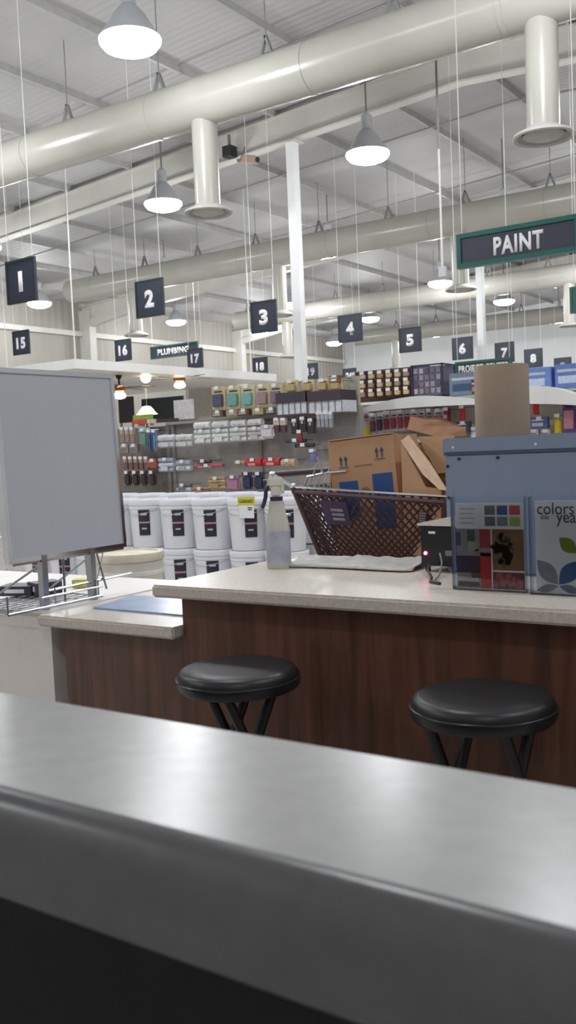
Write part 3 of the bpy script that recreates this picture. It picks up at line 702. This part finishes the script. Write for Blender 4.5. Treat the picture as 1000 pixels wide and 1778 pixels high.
def bucket(x, y, z, lab, rz=0):
    global bk
    if bk is None: bk = make_bucket(); t = bk
    else: t = copy_tree(bk)
    t.location = (x, y, z); t.rotation_euler.z = rz; t['label'] = lab; t['group'] = 'white paint buckets in the stack'
    return t
for k in range(9):
    nth = ORD[k]
    x = XB0-k*BW-(.02 if k > 1 else 0)
    rz = [.1, .12, -.05, .0, -.12, .0, .05, .1, 0][k]
    if k < 7: 
        lab = 'white paint bucket, top tier front row, %s from right' % nth
        if k == 1: lab = 'white paint bucket with the yellow clearance tag, top tier front row'
        bucket(x, 5.3, .63-.012, lab, rz)
    bucket(x, 5.3, .256, 'white paint bucket, lower tier front row, %s from right' % nth, rz*.7)
    if k < 7: bucket(x-.02, 5.645, .64, 'white paint bucket in the back row, only its lid showing, %s from right' % nth, .2)
t = thing('clearance_tag', 'yellow and white clearance price tag on a bucket lid', 'tag', (at(426, 885, Y=5.13).x, 5.142, at(426, 900, Y=5.13).z))
w = .062
MB().b2((-w, 0, 0), (w, .003, .09)).build('white_card', M['paper'], t)
MB().b2((-w*1.15, -.002, .09), (w*1.15, .003, .145)).build('yellow_strip', M['yellow'], t)
text('lettering', 'CLEARANCE', .024, M['ink'], t, (0, -.0022, .105), width=w*2, off=.02, ext=.001)
MB().b2((w*.2, -.0015, .055), (w*.75, 0, .062)).b2((w*.2, -.0015, .068), (w*.75, 0, .075)).build('print_line', M['ink'], t)
# big older bucket
p = at(222, 962, Y=3.62)
t = thing('large_bucket', 'wide off-white ridged bucket with stained lid behind the low counter', 'bucket', (p.x, 3.62, .44))
MB().lathe([(0, 0), (.165, 0), (.168, .01), (.176, .15), (.181, .155), (.181, .175), (.177, .18), (.180, .24), (.185, .245), (.185, .265), (.181, .27), (.183, .33)], 32).build('body', M['bucket_old'], t, smooth=True)
MB().lathe([(.19, .32), (.192, .345), (.186, .36), (.16, .362), (.155, .352), (0, .352)], 32).build('lid', M['lid_old'], t, smooth=True)
MB().b2((-.03, -.181, .09), (.03, -.172, .12)).build('hand_grip', M['bucket_old'], t)
tag(MB().b2((p.x-.5, 3.3, 0), (p.x+.4, 3.95, .44)).build('low_platform', colr(190, 186, 180)), 'low white platform under the wide off-white bucket', 'platform')

# ------------------------------------------------------------------ counters
XBAR0 = -1.855
t = thing('bar_counter', 'long walnut paint bar with pale speckled countertop', 'counter', (XBAR0, 2.0, 0))
def top(x0, x1, y0, y1, z, th, t, name='countertop'):
    MB().b2((x0, y0, z-th), (x1, y1, z), bev=.006).build(name, M['lam'], t)
top(0, 3.6, 0, .765, .93, .036, t)
MB().b2((.05, .075, .08), (3.58, .74, .894)).build('wood_body', M['wood'], t)
MB().b2((.08, .14, 0), (3.5, .70, .08)).build('kick_plate', M['blackmetal'], t)
LX0, LX1 = -2.40, -1.845
t = thing('low_counter', 'lower walnut counter section at the left end of the bar', 'counter', (LX0, 2.04, 0))
top(0, LX1-LX0+.03, 0, .80, .80, .036, t)
MB().b2((.06, .06, .08), (LX1-LX0+.04, .78, .764)).build('wood_body', M['wood'], t)
MB().b2((.08, .12, 0), (LX1-LX0+.03, .74, .08)).build('kick_plate', M['blackmetal'], t)
t = thing('white_cabinet', 'plain white cabinet left of the walnut counter', 'cabinet', (-2.92, 2.42, 0))
MB().b2((-.75, -.30, .05), (.495, .40, .785)).build('body', M['cabwhite'], t)
MB().b2((-.77, -.315, .785), (.505, .42, .80), bev=.004).build('top_panel', M['cabwhite'], t)
MB().b2((-.72, -.25, 0), (.47, .36, .05)).build('plinth', M['rod'], t)
# blue mat
a = [at(*q, Z=.802) for q in ((166, 1056), (232, 1031), (303, 1031), (303, 1058))]
mb = MB(); pts = [(-2.305, 2.20), (-2.36, 2.44), (-2.05, 2.53), (-1.88, 2.53), (-1.88, 2.20)]
vs0 = [mb.b.verts.new((x, y, .8005)) for x, y in pts]; vs1 = [mb.b.verts.new((x, y, .806)) for x, y in pts]
mb.b.faces.new(vs0[::-1]); mb.b.faces.new(vs1)
for i in range(5): mb.b.faces.new((vs0[i], vs0[(i+1) % 5], vs1[(i+1) % 5], vs1[i]))
tag(mb.build('counter_mat', M['mat_blue']), 'glossy blue mat lying on the low counter', 'mat')

# near ledge: top with a rounded nose, and a front below it, both coloured dark as shade
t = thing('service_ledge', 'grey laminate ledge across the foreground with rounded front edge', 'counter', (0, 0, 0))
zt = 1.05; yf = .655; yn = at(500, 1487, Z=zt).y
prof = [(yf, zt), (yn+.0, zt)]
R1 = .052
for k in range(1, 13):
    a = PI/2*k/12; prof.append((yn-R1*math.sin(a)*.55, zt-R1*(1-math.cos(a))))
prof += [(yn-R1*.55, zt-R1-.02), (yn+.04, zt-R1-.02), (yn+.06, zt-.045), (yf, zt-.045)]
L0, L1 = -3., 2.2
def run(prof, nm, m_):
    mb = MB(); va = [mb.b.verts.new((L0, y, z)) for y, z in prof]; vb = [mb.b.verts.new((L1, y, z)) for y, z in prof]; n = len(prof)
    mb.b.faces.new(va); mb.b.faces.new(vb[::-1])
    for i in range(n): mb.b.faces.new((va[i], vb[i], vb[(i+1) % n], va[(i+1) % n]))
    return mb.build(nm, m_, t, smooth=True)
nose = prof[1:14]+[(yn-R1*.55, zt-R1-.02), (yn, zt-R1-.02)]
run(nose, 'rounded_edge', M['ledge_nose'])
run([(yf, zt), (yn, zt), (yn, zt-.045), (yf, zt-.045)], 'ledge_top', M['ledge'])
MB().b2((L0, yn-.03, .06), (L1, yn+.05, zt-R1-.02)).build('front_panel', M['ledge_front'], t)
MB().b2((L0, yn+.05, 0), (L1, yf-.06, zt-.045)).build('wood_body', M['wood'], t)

# ------------------------------------------------------------------ stools
def make_stool():
    t = thing('folding_stool', 'x', 'stool')
    r = .158; H = .775
    MB().lathe([(0, H), (.10, H-.0003), (.132, H-.002), (.143, H-.007), (.149, H-.016), (.150, H-.026), (0, H-.026)], 40).build('seat_pad', M['vinyl'], t, smooth=True)
    MB().lathe([(.148, H-.024), (.1535, H-.030), (.1535, H-.044), (.147, H-.052), (.12, H-.054), (0, H-.054)], 40).build('seat_rim', M['blackplastic'], t, smooth=True)
    MB().tube([(.152*math.cos(2*PI*k/40), .152*math.sin(2*PI*k/40), H-.027) for k in range(40)], .003, 6, closed=True).build('piping', M['vinyl'], t, smooth=True)
    zt_ = H-.052; w1, w2 = .108, .078; TO, BO = .062, .225
    for s, w in ((-1, w1), (1, w2)):
        for e in (-1, 1):
            MB().cyl((s*TO, e*w, zt_), (-s*BO, e*w, .012), .0125, n=12).build('leg', M['blackmetal'], t, smooth=True)
        MB().tube([(-s*BO, -w, .012), (-s*BO, w, .012)], .0125, 10).build('foot_bar', M['blackmetal'], t, smooth=True)
        MB().cyl((s*TO-s*(TO+BO)*.7, -w, zt_-(zt_)*.7), (s*TO-s*(TO+BO)*.7, w, zt_-(zt_)*.7), .009, n=10).build('stretcher', M['blackmetal'], t, smooth=True)
    MB().cyl((0, -w1-.012, zt_*(1-TO/(TO+BO))), (0, w1+.012, zt_*(1-TO/(TO+BO))), .004, n=8).build('pivot_bolt', M['chrome_dark'], t)
    return t
st = make_stool()
p = at(413, 1163, Z=.765); st.location = (p.x, p.y, 0); st.rotation_euler.z = math.radians(55)
st['label'] = 'left black round folding stool with a grey sheen on its seat'
s2 = copy_tree(st); p = at(838, 1211, Z=.765); s2.location = (p.x, p.y, 0); s2.rotation_euler.z = math.radians(72)
s2['label'] = 'right black round folding stool under the brochure holders'
for s_ in (st, s2): s_['group'] = 'black folding stools at the bar'

# ------------------------------------------------------------------ grey board on its wire rack
XR_ = -2.46
t = thing('display_easel_board', 'large blank grey board in a chrome frame on the white cabinet', 'board', (XR_, 2.26, .97))
y0, y1 = -.275, .262; hb = .635
lean = Matrix.Rotation(-.035, 4, 'Y')
def fin(o):
    o.matrix_basis = lean @ o.matrix_basis; return o
fin(MB().b2((-.006, y0+.012, .012), (.006, y1-.012, hb-.012)).build('grey_panel', M['board'], t))
fin(MB().b2((-.014, y0, 0), (.012, y1, .014)).b2((-.014, y0, hb-.016), (.012, y1, hb)).b2((-.014, y1-.014, .014), (.012, y1, hb-.016)).b2((-.016, y0, .014), (.010, y0+.016, hb-.016)).build('chrome_frame', M['chrome'], t))
for z in (.02, .12, .58): fin(MB().cyl((.0, y1+.004, z), (0, y1+.004, z+.03), .008, n=8).build('frame_clip', M['chrome'], t))
t = thing('wire_rack', 'chrome wire rack standing on the cabinet under the grey board', 'rack', (XR_, 2.26, .80))
for y in (-.13, .09):
    MB().b2((-.012, y-.012, .0), (.012, y+.012, .185)).build('post', M['chrome_dark'], t)
MB().b2((-.008, -.26, .162), (.008, .25, .172)).build('top_rail', M['chrome'], t)
g_ = MB()
for z, ya, yb_ in ((.012, -.30, .12), (.045, -.16, .12)): g_.tube([(.02, ya, z), (.02, yb_, z)], .004, 6)
g_.tube([(.0, -.14, .060), (.0, .29, .068)], .005, 6)
for k in range(9): g_.tube([(-.30+k*.04, -.30, .008), (-.30+k*.04, .12, .008)], .0025, 5)
for k in range(6): g_.tube([(-.30, -.30+k*.084, .010), (.02, -.30+k*.084, .010)], .0025, 5)
for k in range(3): g_.tube([(.02, -.30+k*.2, .008), (.02, -.30+k*.2, .07)], .003, 5)
g_.build('wire_shelf', M['chrome_dark'], t)
b_ = MB()
b_.tube([(0, -.12, .16), (-.22, -.20, .02)], .004, 6).tube([(0, .10, .16), (-.2, .04, .02)], .004, 6).tube([(0, .12, .165), (.01, .15, .03)], .004, 6).tube([(-.02, -.02, .16), (-.02, -.02, .01)], .0045, 6).tube([(0, .10, .03), (0, .15, .16)], .003, 6)
b_.build('brace_wire', M['chrome_dark'], t)
# goods behind the rack on the cabinet
def small_box(loc, d, c_, label, rz=0, tilt=0., name='carton'):
    t = thing(name, label, 'box', loc, rz)
    MB().box((0, 0, d[2]/2), d, Matrix.Rotation(tilt, 3, 'Y')).build('carton_body', colr(*c_), t)
    MB().box((0, -d[1]/2-.001, d[2]/2), (d[0]*.6, .002, d[2]*.4), Matrix.Rotation(tilt, 3, 'Y')).build('front_print', M['paper'], t)
p = at(20, 1038, Z=.81); small_box((p.x-.02, p.y+.06, .814), (.13, .10, .035), (62, 64, 72), 'low dark carton under the left of the grey board', .4)
p = at(50, 1036, Z=.81); small_box((p.x+.02, p.y+.06, .814), (.08, .10, .045), (76, 78, 86), 'grey folded carton in the wire rack', -.3)
p = at(110, 1022, Z=.81); small_box((p.x+.0, p.y+.1, .803), (.07, .05, .03), (206, 200, 90), 'small yellow packet behind the wire rack', .5, name='packet')

# ------------------------------------------------------------------ things on the bar
# spray bottle
p = at(485, 986, Z=.93)
t = thing('spray_bottle', 'frosted spray bottle with dark trigger standing on the bar', 'bottle', (p.x, p.y, .93), math.radians(-150+0))
MB().lathe([(0, 0), (.036, 0), (.0385, .006), (.0385, .125), (.036, .145), (.029, .175), (.024, .20), (.0235, .212), (.016, .214)], 28).build('body', M['sprayclear'], t, smooth=True)
MB().lathe([(.0392, .018), (.0392, .118)], 28).build('label', M['spraylabel'], t, smooth=True)
MB().lathe([(.0, .205), (.020, .205), (.0205, .226), (.0, .226)], 20).build('collar', M['spraydark'], t, smooth=True)
hd = MB().b2((-.014, -.012, .226), (.016, .012, .262), bev=.004).b2((-.024, -.011, .255), (.028, .011, .288), bev=.006).box((-.020, 0, .25), (.012, .018, .03), bev=.003)
hd.build('spray_head', M['spraywhite'], t, smooth=True)
MB().cyl((.028, 0, .274), (.040, 0, .274), .009, .008, n=10).build('nozzle', M['spraydark'], t)
MB().tube([(.022, 0, .262), (.032, 0, .245), (.034, 0, .225), (.040, 0, .205), (.046, 0, .192)], .0065, 8).build('trigger', M['spraydark'], t, smooth=True)
# flat film sheet
mb = MB()
nx, ny = 22, 10
P00, P10, P11, P01 = Vector((-1.69, 2.425)), Vector((-1.245, 2.45)), Vector((-1.27, 2.735)), Vector((-1.72, 2.62))
grid = []
for j in range(ny+1):
    row = []
    for i in range(nx+1):
        u, v = i/nx, j/ny; q = (P00*(1-u)+P10*u)*(1-v)+(P01*(1-u)+P11*u)*v
        z = .936+.014*abs(math.sin(i*1.3+j*.7))*random.random()*(1-(2*v-1)**4)+.012*abs(math.sin(u*7+v*2))*math.sin(PI*v)
        if 0 < i < nx: q = q+Vector((0, .012*math.sin(u*5)))
        row.append(mb.b.verts.new((q.x, q.y, z)))
    grid.append(row)
for j in range(ny):
    for i in range(nx): mb.b.faces.new((grid[j][i], grid[j][i+1], grid[j+1][i+1], grid[j+1][i]))
o = mb.build('plastic_bag', M['film'], smooth=True)
so = o.modifiers.new('thick', 'SOLIDIFY'); so.thickness = .003; so.offset = 0
tag(o, 'flat grey plastic bag lying on the bar beside the spray bottle', 'bag')

# blue tint machine cabinet
t = thing('metal_cabinet', 'blue grey metal dispenser cabinet standing on the bar', 'machine', (-1.145, 2.48, .93))
MB().b2((0, 0, .0), (.92, .275, .338), bev=.004).build('body', M['bluemachine'], t)
MB().b2((-.004, -.006, .341), (.925, .278, .384), bev=.004).build('lid', M['bluemachine'], t)
MB().b2((.0, -.004, .336), (.92, .0, .343)).build('hinge', M['bluedark'], t)
for x in (.03, .27, .39, .62):
    MB().cyl((x, -.007, .358), (x, -.003, .358), .004, n=8).build('screw', M['chrome'], t)
for x, z in ((.045, .325), (.16, .325), (.39, .325), (.010, .305), (.011, .215)):
    MB().cyl((x, -.004, z), (x, .001, z), .0045, n=8).build('rivet', M['gap'], t)
# paper roll
p = at(873, 757, Y=2.60)
t = thing('paper_roll', 'tall brown paper towel roll standing on the blue cabinet', 'paper roll', (p.x, 2.60, 1.314))
MB().lathe([(.022, .0), (.076, 0), (.077, .004), (.077, .198), (.075, .202), (.022, .200), (.022, .0)], 40).build('paper', M['roll'], t, smooth=True)
MB().lathe([(.018, .001), (.022, .001), (.022, .203), (.018, .203), (.018, .001)], 20).build('core', M['rollcore'], t, smooth=True)
# black power box
t = thing('power_supply_box', 'small black box with a red light and beige lid on the bar', 'device', (-1.228, 2.475, .93), math.radians(-6))
MB().b2((-.0, 0, .018), (.115, .16, .135), bev=.004).build('case', M['blackplastic'], t)
lid = MB(); lid.prism([(-.006, .135), (.12, .135), (.12, .165), (-.006, .142)], -.004, .165); lid.build('lid', M['beige'], t)
for x in (.012, .10):
    for y in (.02, .14): MB().cyl((x, y, 0), (x, y, .02), .008, n=8).build('foot', M['blackplastic'], t)
MB().ball((.018, -.002, .055), .0055, n=8).build('indicator_light', M['red_led'], t)
MB().b2((.03, -.002, .112), (.052, .001, .119)).build('badge', M['paper'], t)
MB().b2((.085, -.004, .05), (.11, .0, .065)).build('switch', M['rod'], t)
mb = MB().tube([(-1.19, 2.45, .953), (-1.17, 2.40, .945), (-1.125, 2.33, .936), (-1.10, 2.27, .935), (-1.06, 2.245, .935)], .004, 8)
tag(mb.build('power_cable', M['cable'], smooth=True), 'thin black cable curling below the black box', 'cable')
mb = MB().tube([(-1.15, 2.44, .99), (-1.135, 2.42, .965), (-1.125, 2.38, .937), (-1.10, 2.30, .935)], .0025, 8)
tag(mb.build('grey_cable', M['rod'], smooth=True), 'thin pale cable beside the black cable', 'cable')

# brochure holders
def holder(x0, x1, y, label):
    t = thing('brochure_holder', label, 'holder', (x0, y, .93))
    w = x1-x0
    MB().b2((0, .0, .004), (w, .003, .235)).build('front_sheet', M['acrylic'], t)
    MB().b2((0, .022, .004), (w, .025, .25)).build('back_sheet', M['acrylic'], t)
    MB().b2((0, -.0, 0), (w, .06, .004)).build('foot', M['acrylic'], t)
    for x in (0, w-.003): MB().b2((x, .003, .004), (x+.003, .022, .235)).build('side_sheet', M['acrylic'], t)
    return t
def quad(t, name, x0, z0, x1, z1, m, lay=1):
    return MB().b2((x0, -.0004*lay, z0), (x1, 0, z1)).build(name, m, t)
YH = 2.19
h1a = at(786, 1018, Y=YH).x; h1b = at(914, 1018, Y=YH).x
holder(h1a, h1b, YH, 'left clear brochure holder with room photos and colour squares')
t = thing('brochure', 'brochure with six colour squares and room photos in left holder', 'brochure', (h1a+.008, YH+.012, .935))
W = h1b-h1a-.016; H = .213
MB().b2((0, 0, 0), (W, .004, H)).build('paper', M['paper'], t)
for k, c_ in enumerate(((94, 112, 92), (70, 86, 150), (196, 70, 80), (102, 112, 110), (136, 144, 156), (158, 180, 98))):
    cx_ = W*(.44+.18*(k % 3)); cz_ = H*(.87-.13*(k//3)); quad(t, 'colour_square', cx_, cz_-.001, cx_+W*.155, cz_+H*.105, colr(*c_))
for k in range(4): quad(t, 'text_line', W*.06, H*(.93-.055*k), W*(.30-.03*(k % 2)), H*(.94-.055*k), colr(150, 156, 166))
ph = quad(t, 'room_photo', 0, 0, W*.52, H*.70, colr(140, 140, 144))
for x0, z0, x1, z1, c_ in ((.0, .18, .36, .38, (58, 50, 72)), (.36, .0, .52, .42, (190, 40, 48)), (.36, .48, .52, .70, (160, 52, 60)), (.0, .50, .07, .66, (76, 82, 92)), (.17, .55, .28, .69, (78, 84, 90)), (.0, .08, .32, .13, (196, 190, 196)), (.02, .02, .34, .07, (70, 66, 60)), (.18, .44, .34, .55, (160, 166, 140)), (.22, .12, .36, .19, (120, 84, 60)), (.28, .38, .52, .46, (150, 130, 132))):
    MB().b2((W*x0, -.0008, H*z0), (W*x1, -.0003, H*z1)).build('photo_detail', colr(*c_), ph)
ph = quad(t, 'plant_photo', W*.54, H*.22, W, H*.70, colr(128, 92, 56))
mb = MB()
for k in range(60):
    a = random.random()*6.28; rr = random.random()**.6
    x, z = W*(.70+.14*rr*math.cos(a)), H*(.47+.19*rr*math.sin(a)); s_ = .010+.008*random.random()
    mb.box((x, -.0008, z), (s_, .0006, s_*.6), Matrix.Rotation(random.random()*3, 3, 'Y'))
mb.build('photo_detail', colr(74, 78, 52), ph)
ph = quad(t, 'fruit_photo', W*.54, 0, W, H*.20, colr(120, 54, 56))
mb = MB()
for k in range(22): mb.cyl((W*(.58+.38*random.random()), -.0009, H*(.03+.14*random.random())), (W*.6, -.0003, H*.08), .004, n=8) if False else mb.ball((W*(.57+.39*random.random()), -.0004, H*(.03+.14*random.random())), .006, (1, .08, 1), 8)
mb.build('photo_detail', colr(170, 84, 84), ph)
h2a = at(921, 1026, Y=YH-.01).x
holder(h2a, h2a+.20, YH-.012, 'right clear brochure holder cut by the picture edge')
t = thing('brochure', 'white brochure reading colors with green, blue and grey petals', 'brochure', (h2a+.012, YH, .935))
W = .176; H = .219
MB().b2((0, 0, 0), (W, .004, H)).build('paper', M['paper'], t)
text('lettering', 'colors', .030, M['ink'], t, (.006, -.0002, H*.855), width=.088, off=.0, ext=.0006, align='LEFT')
text('lettering', 'of the', .012, M['ink'], t, (.014, -.0002, H*.80), width=.02, ext=.0006, align='LEFT').hide_render = False
text('lettering', 'year', .030, M['ink'], t, (.052, -.0002, H*.765), width=.06, off=.0, ext=.0006, align='LEFT')
def petal(name, c0, c1, wd, m, lay):
    a = Vector(c0); b = Vector(c1); d = b-a; nrm = Vector((-d.y, d.x)).normalized(); q = MB(); N = 10
    up = [a+d*(k/N)+nrm*wd*math.sin(PI*k/N) for k in range(N+1)]; dn = [a+d*(k/N)-nrm*wd*math.sin(PI*k/N) for k in range(N-1, 0, -1)]
    q.prism([(v.x, v.y) for v in up+dn], -.0005*lay, -.0001); q.build(name, m, t)
petal('petal', (.058, .132), (.098, .096), .017, colr(124, 142, 44), 2)
petal('petal', (.002, .078), (.053, .020), .020, colr(146, 150, 158), 1)
petal('petal', (.055, .020), (.105, .078), .020, colr(56, 98, 150), 2)
petal('petal', (.0, .0035), (.053, .0165), .0095, colr(118, 128, 142), 3)
petal('petal', (.055, .0165), (.108, .0035), .0095, colr(84, 106, 136), 3)

# ------------------------------------------------------------------ shopping cart behind the bar
t = thing('shopping_cart', 'brown mesh shopping cart full of cardboard behind the bar', 'cart', (-1.765, 3.12, 0))
# basket: rim corners (x, y, z) and floor corners
def C3(x, y, z): return Vector((x, y, z))
rim = [C3(-.335, 0, 1.150), C3(.345, -.03, 1.105), C3(.345, .42, 1.105), C3(-.335, .45, 1.150)]
bot = [C3(-.235, .05, .84), C3(.26, .03, .84), C3(.26, .36, .84), C3(-.235, .38, .84)]
def lattice(mb, a, b, c, d, step, r):
    """diagonal bars clipped to the trapezoid a-b (top) c-d (bottom, same order)"""
    w = (b-a).length; h = (c-a).length
    def pt(u, v): return (a.lerp(b, u)).lerp(c.lerp(d, u), v)
    k = -h
    while k < w:
        for sgn in (1, -1):
            s0, s1 = max(0, -k), min(h, w-k)
            if s1-s0 > .01:
                u0, u1, v0, v1 = (k+s0)/w, (k+s1)/w, s0/h, s1/h
                if sgn < 0: u0, u1 = 1-u0, 1-u1
                mb.cyl(pt(u0, v0), pt(u1, v1), r, n=4, cap=False)
        k += step
b_ = t
for i in range(4):
    j = (i+1) % 4; mb = MB(); lattice(mb, rim[i], rim[j], bot[i], bot[j], .036, .0042)
    mb.build('mesh_side', M['cart'], t)
mb = MB(); lattice(mb, bot[0], bot[1], bot[3], bot[2], .04, .004); mb.build('mesh_floor', M['cart'], t)
mb = MB()
for i in range(4):
    j = (i+1) % 4
    mb.cyl(bot[i], bot[j], .009, n=8); mb.cyl(rim[i], bot[i], .012, n=8)
    mb.cyl(rim[i]-Vector((0, 0, .016)), rim[j]-Vector((0, 0, .016)), .010, n=6)
mb.build('basket_edge', M['cart'], t, smooth=True)
MB().tube([p_+Vector((0, 0, .004)) for p_ in rim], .0055, 8, closed=True).build('chrome_rim', M['chrome'], t, smooth=True)
MB().tube([rim[0]+Vector((0, 0, .004)), C3(-.42, -.02, 1.205)], .009, 8).ball(C3(-.42, -.02, 1.205), .014).ball(C3(-.335, 0, 1.156), .013).build('handle_arm', M['chrome'], t, smooth=True)
MB().tube([rim[3]+Vector((0, 0, .004)), C3(-.42, .47, 1.205)], .009, 8).ball(C3(-.42, .47, 1.205), .014).build('handle_arm', M['chrome'], t, smooth=True)
MB().cyl((-.42, -.02, 1.205), (-.42, .47, 1.205), .013, n=12).build('push_handle', colr(72, 58, 62), t, smooth=True)
# child seat wires
mb = MB()
for k in range(7): mb.tube([(-.30, .05+k*.055, 1.14), (-.25, .05+k*.055, 1.24)], .003, 6)
mb.tube([(-.31, .04, 1.15), (-.29, .04, 1.19), (-.20, .05, 1.205), (-.12, .06, 1.21)], .005, 6).tube([(-.25, .04, 1.24), (-.25, .40, 1.24)], .004, 6).tube([(-.21, .03, 1.20), (-.235, .03, 1.27)], .004, 6)
mb.build('seat_wire', M['chrome'], t, smooth=True)
def onface(u, v, off=.008):   # point on near face
    p_ = (rim[0].lerp(rim[1], u)).lerp(bot[0].lerp(bot[1], u), v); return p_+Vector((0, -off, 0))
n_ = (rim[1]-rim[0]).normalized()
def plaque(u0, u1, v0, v1, nm, m_, off):
    a, b, c, d = onface(u0, v0, off), onface(u1, v0, off), onface(u1, v1, off), onface(u0, v1, off)
    q = MB(); f0 = [q.b.verts.new(v) for v in (a, b, c, d)]; f1 = [q.b.verts.new(v+Vector((0, .003, 0))) for v in (a, b, c, d)]
    q.b.faces.new(f0); q.b.faces.new(f1[::-1])
    for i in range(4): q.b.faces.new((f0[i], f0[(i+1) % 4], f1[(i+1) % 4], f1[i]))
    return q.build(nm, m_, t)
pq = plaque(.17, .36, .14, .46, 'plaque', M['cartlabel'], .010)
for k in range(3): plaque(.235, .325, .24+.06*k, .275+.06*k, 'plaque_line', colr(160, 150, 168), .0125)
plaque(.84, .90, .20, .36, 'plaque', M['cart'], .010)
for k in range(4): plaque(.85, .89, .21+.035*k, .232+.035*k, 'plaque_line', colr(150, 130, 134), .0125)
mb = MB()
for x, y in ((-.22, .05), (-.22, .38), (.22, .04), (.22, .37)): mb.tube([(x, y, .83), (x*1.1, y, .30), (x*1.2, y, .12)], .012, 8)
for z in (.26,):
    mb.tube([(-.26, .05, z), (.26, .04, z), (.26, .37, z), (-.26, .38, z)], .010, 8, closed=True)
mb.build('frame', M['chrome_dark'], t, smooth=True)
MB().b2((-.24, .06, .262), (.24, .36, .275)).build('lower_tray', M['cart'], t)
for x, y in ((-.264, .05), (-.264, .38), (.264, .04), (.264, .37)):
    MB().cyl((x, y-.015, .055), (x, y+.015, .055), .055, n=16).b2((x-.012, y-.02, .05), (x+.012, y+.02, .13)).build('caster', M['blackplastic'], t)

# big cardboard box in the cart
tb = thing('cardboard_box', 'large cardboard box with blue squares standing in the cart', 'box', (-1.795, 3.19, .86), math.radians(2))
tilt = Matrix.Rotation(math.radians(-4), 4, 'Y')
W, D, H = .285, .22, .475
def tl(o): o.matrix_basis = tilt @ o.matrix_basis; return o
mb = MB().b2((-W/2, 0, .01), (W/2, .005, H)).b2((-W/2, D, .01), (W/2, D+.005, H*.97)).b2((-W/2, .005, .01), (-W/2+.005, D, H)).b2((W/2-.005, .005, .01), (W/2, D, H)).b2((-W/2, 0, .005), (W/2, D, .012))
tl(mb.build('carton_body', M['cardboard'], tb))
q = MB(); q.box((0, .07, H-.002), (W*.98, .15, .004), Matrix.Rotation(-.10, 3, 'X')); tl(q.build('top_flap', M['cardboard'], tb))
q = MB(); q.box((-W/2-.018, .1, H-.23), (.004, .19, .20), Matrix.Rotation(.14, 3, 'Y')); tl(q.build('side_flap', M['cardboard'], tb))
tl(MB().b2((-W*.38, -.0012, H*.36), (-W*.09, 0, H*.66)).build('blue_square', M['boxblue'], tb))
tl(MB().b2((W*.14, -.0012, H*.25), (W*.44, 0, H*.70)).build('blue_square', M['boxblue'], tb))
def arrows(x, z):
    q = MB()
    for s_ in (-.011, .011):
        q.b2((x+s_-.004, -.0012, z), (x+s_+.004, 0, z+.030)).prism([(x+s_-.009, z+.022), (x+s_+.009, z+.022), (x+s_, z+.040)], -.0012, 0)
    q.b2((x-.021, -.0012, z-.008), (x+.021, 0, z-.004))
    tl(q.build('up_arrow_mark', M['boxink'], tb))
arrows(-W*.28, H*.79); arrows(W*.28, H*.83)
tl(MB().b2((-W*.12, -.0012, H*.775), (W*.16, 0, H*.785)).build('print_line', colr(150, 96, 92), tb))
tl(MB().cyl((W*.02, -.0012, H*.56), (W*.02, 0, H*.56), .020, n=20).build('round_stamp', colr(128, 100, 84), tb))
# torn flaps and crushed carton at right
tc_ = thing('crushed_carton', 'crushed open cardboard carton leaning right of the blue-square box', 'box', (-1.585, 3.16, .86), math.radians(-8))
def sheet(nm, pts, m_, th=.004):
    q = MB(); v = [Vector(p_) for p_ in pts]; nn = (v[1]-v[0]).cross(v[2]-v[0]).normalized()*th
    f0 = [q.b.verts.new(p_) for p_ in v]; f1 = [q.b.verts.new(p_+nn) for p_ in v]; N = len(v)
    q.b.faces.new(f0); q.b.faces.new(f1[::-1])
    for i in range(N): q.b.faces.new((f0[i], f0[(i+1) % N], f1[(i+1) % N], f1[i]))
    return q.build(nm, m_, tc_)
sheet('front_wall', [(-.045, -.01, .03), (.13, -.03, .03), (.15, -.045, .28), (.075, -.03, .285), (-.05, .0, .46)], M['cardboard'])
sheet('back_wall', [(-.05, .17, .03), (.15, .15, .03), (.135, .13, .40), (.10, .14, .45), (-.05, .17, .47)], M['cardboard'])
sheet('left_wall', [(-.048, .0, .03), (-.048, .17, .03), (-.048, .17, .44), (-.048, .0, .44)], M['cardboard'])
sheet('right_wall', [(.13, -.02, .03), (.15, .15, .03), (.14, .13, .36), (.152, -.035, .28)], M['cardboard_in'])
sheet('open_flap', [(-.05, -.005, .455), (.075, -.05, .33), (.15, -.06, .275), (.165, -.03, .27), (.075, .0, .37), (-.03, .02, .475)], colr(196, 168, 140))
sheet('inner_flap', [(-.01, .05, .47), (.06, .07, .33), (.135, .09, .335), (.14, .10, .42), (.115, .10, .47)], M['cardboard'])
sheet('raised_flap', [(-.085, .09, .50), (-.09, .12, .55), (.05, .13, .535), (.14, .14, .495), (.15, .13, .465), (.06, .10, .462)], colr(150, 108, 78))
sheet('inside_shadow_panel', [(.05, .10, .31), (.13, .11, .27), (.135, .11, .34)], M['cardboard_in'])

# ------------------------------------------------------------------ world, colour
wd = bpy.data.worlds.new('world'); S.world = wd; wd.use_nodes = True
wd.node_tree.nodes['Background'].inputs[0].default_value = (.8, .85, .9, 1); wd.node_tree.nodes['Background'].inputs[1].default_value = .3
S.view_settings.view_transform = 'Standard'; S.view_settings.look = 'None'; S.view_settings.gamma = 1; S.view_settings.exposure = -1.25
try: S.cycles.max_bounces = 8; S.cycles.diffuse_bounces = 5
except Exception: pass
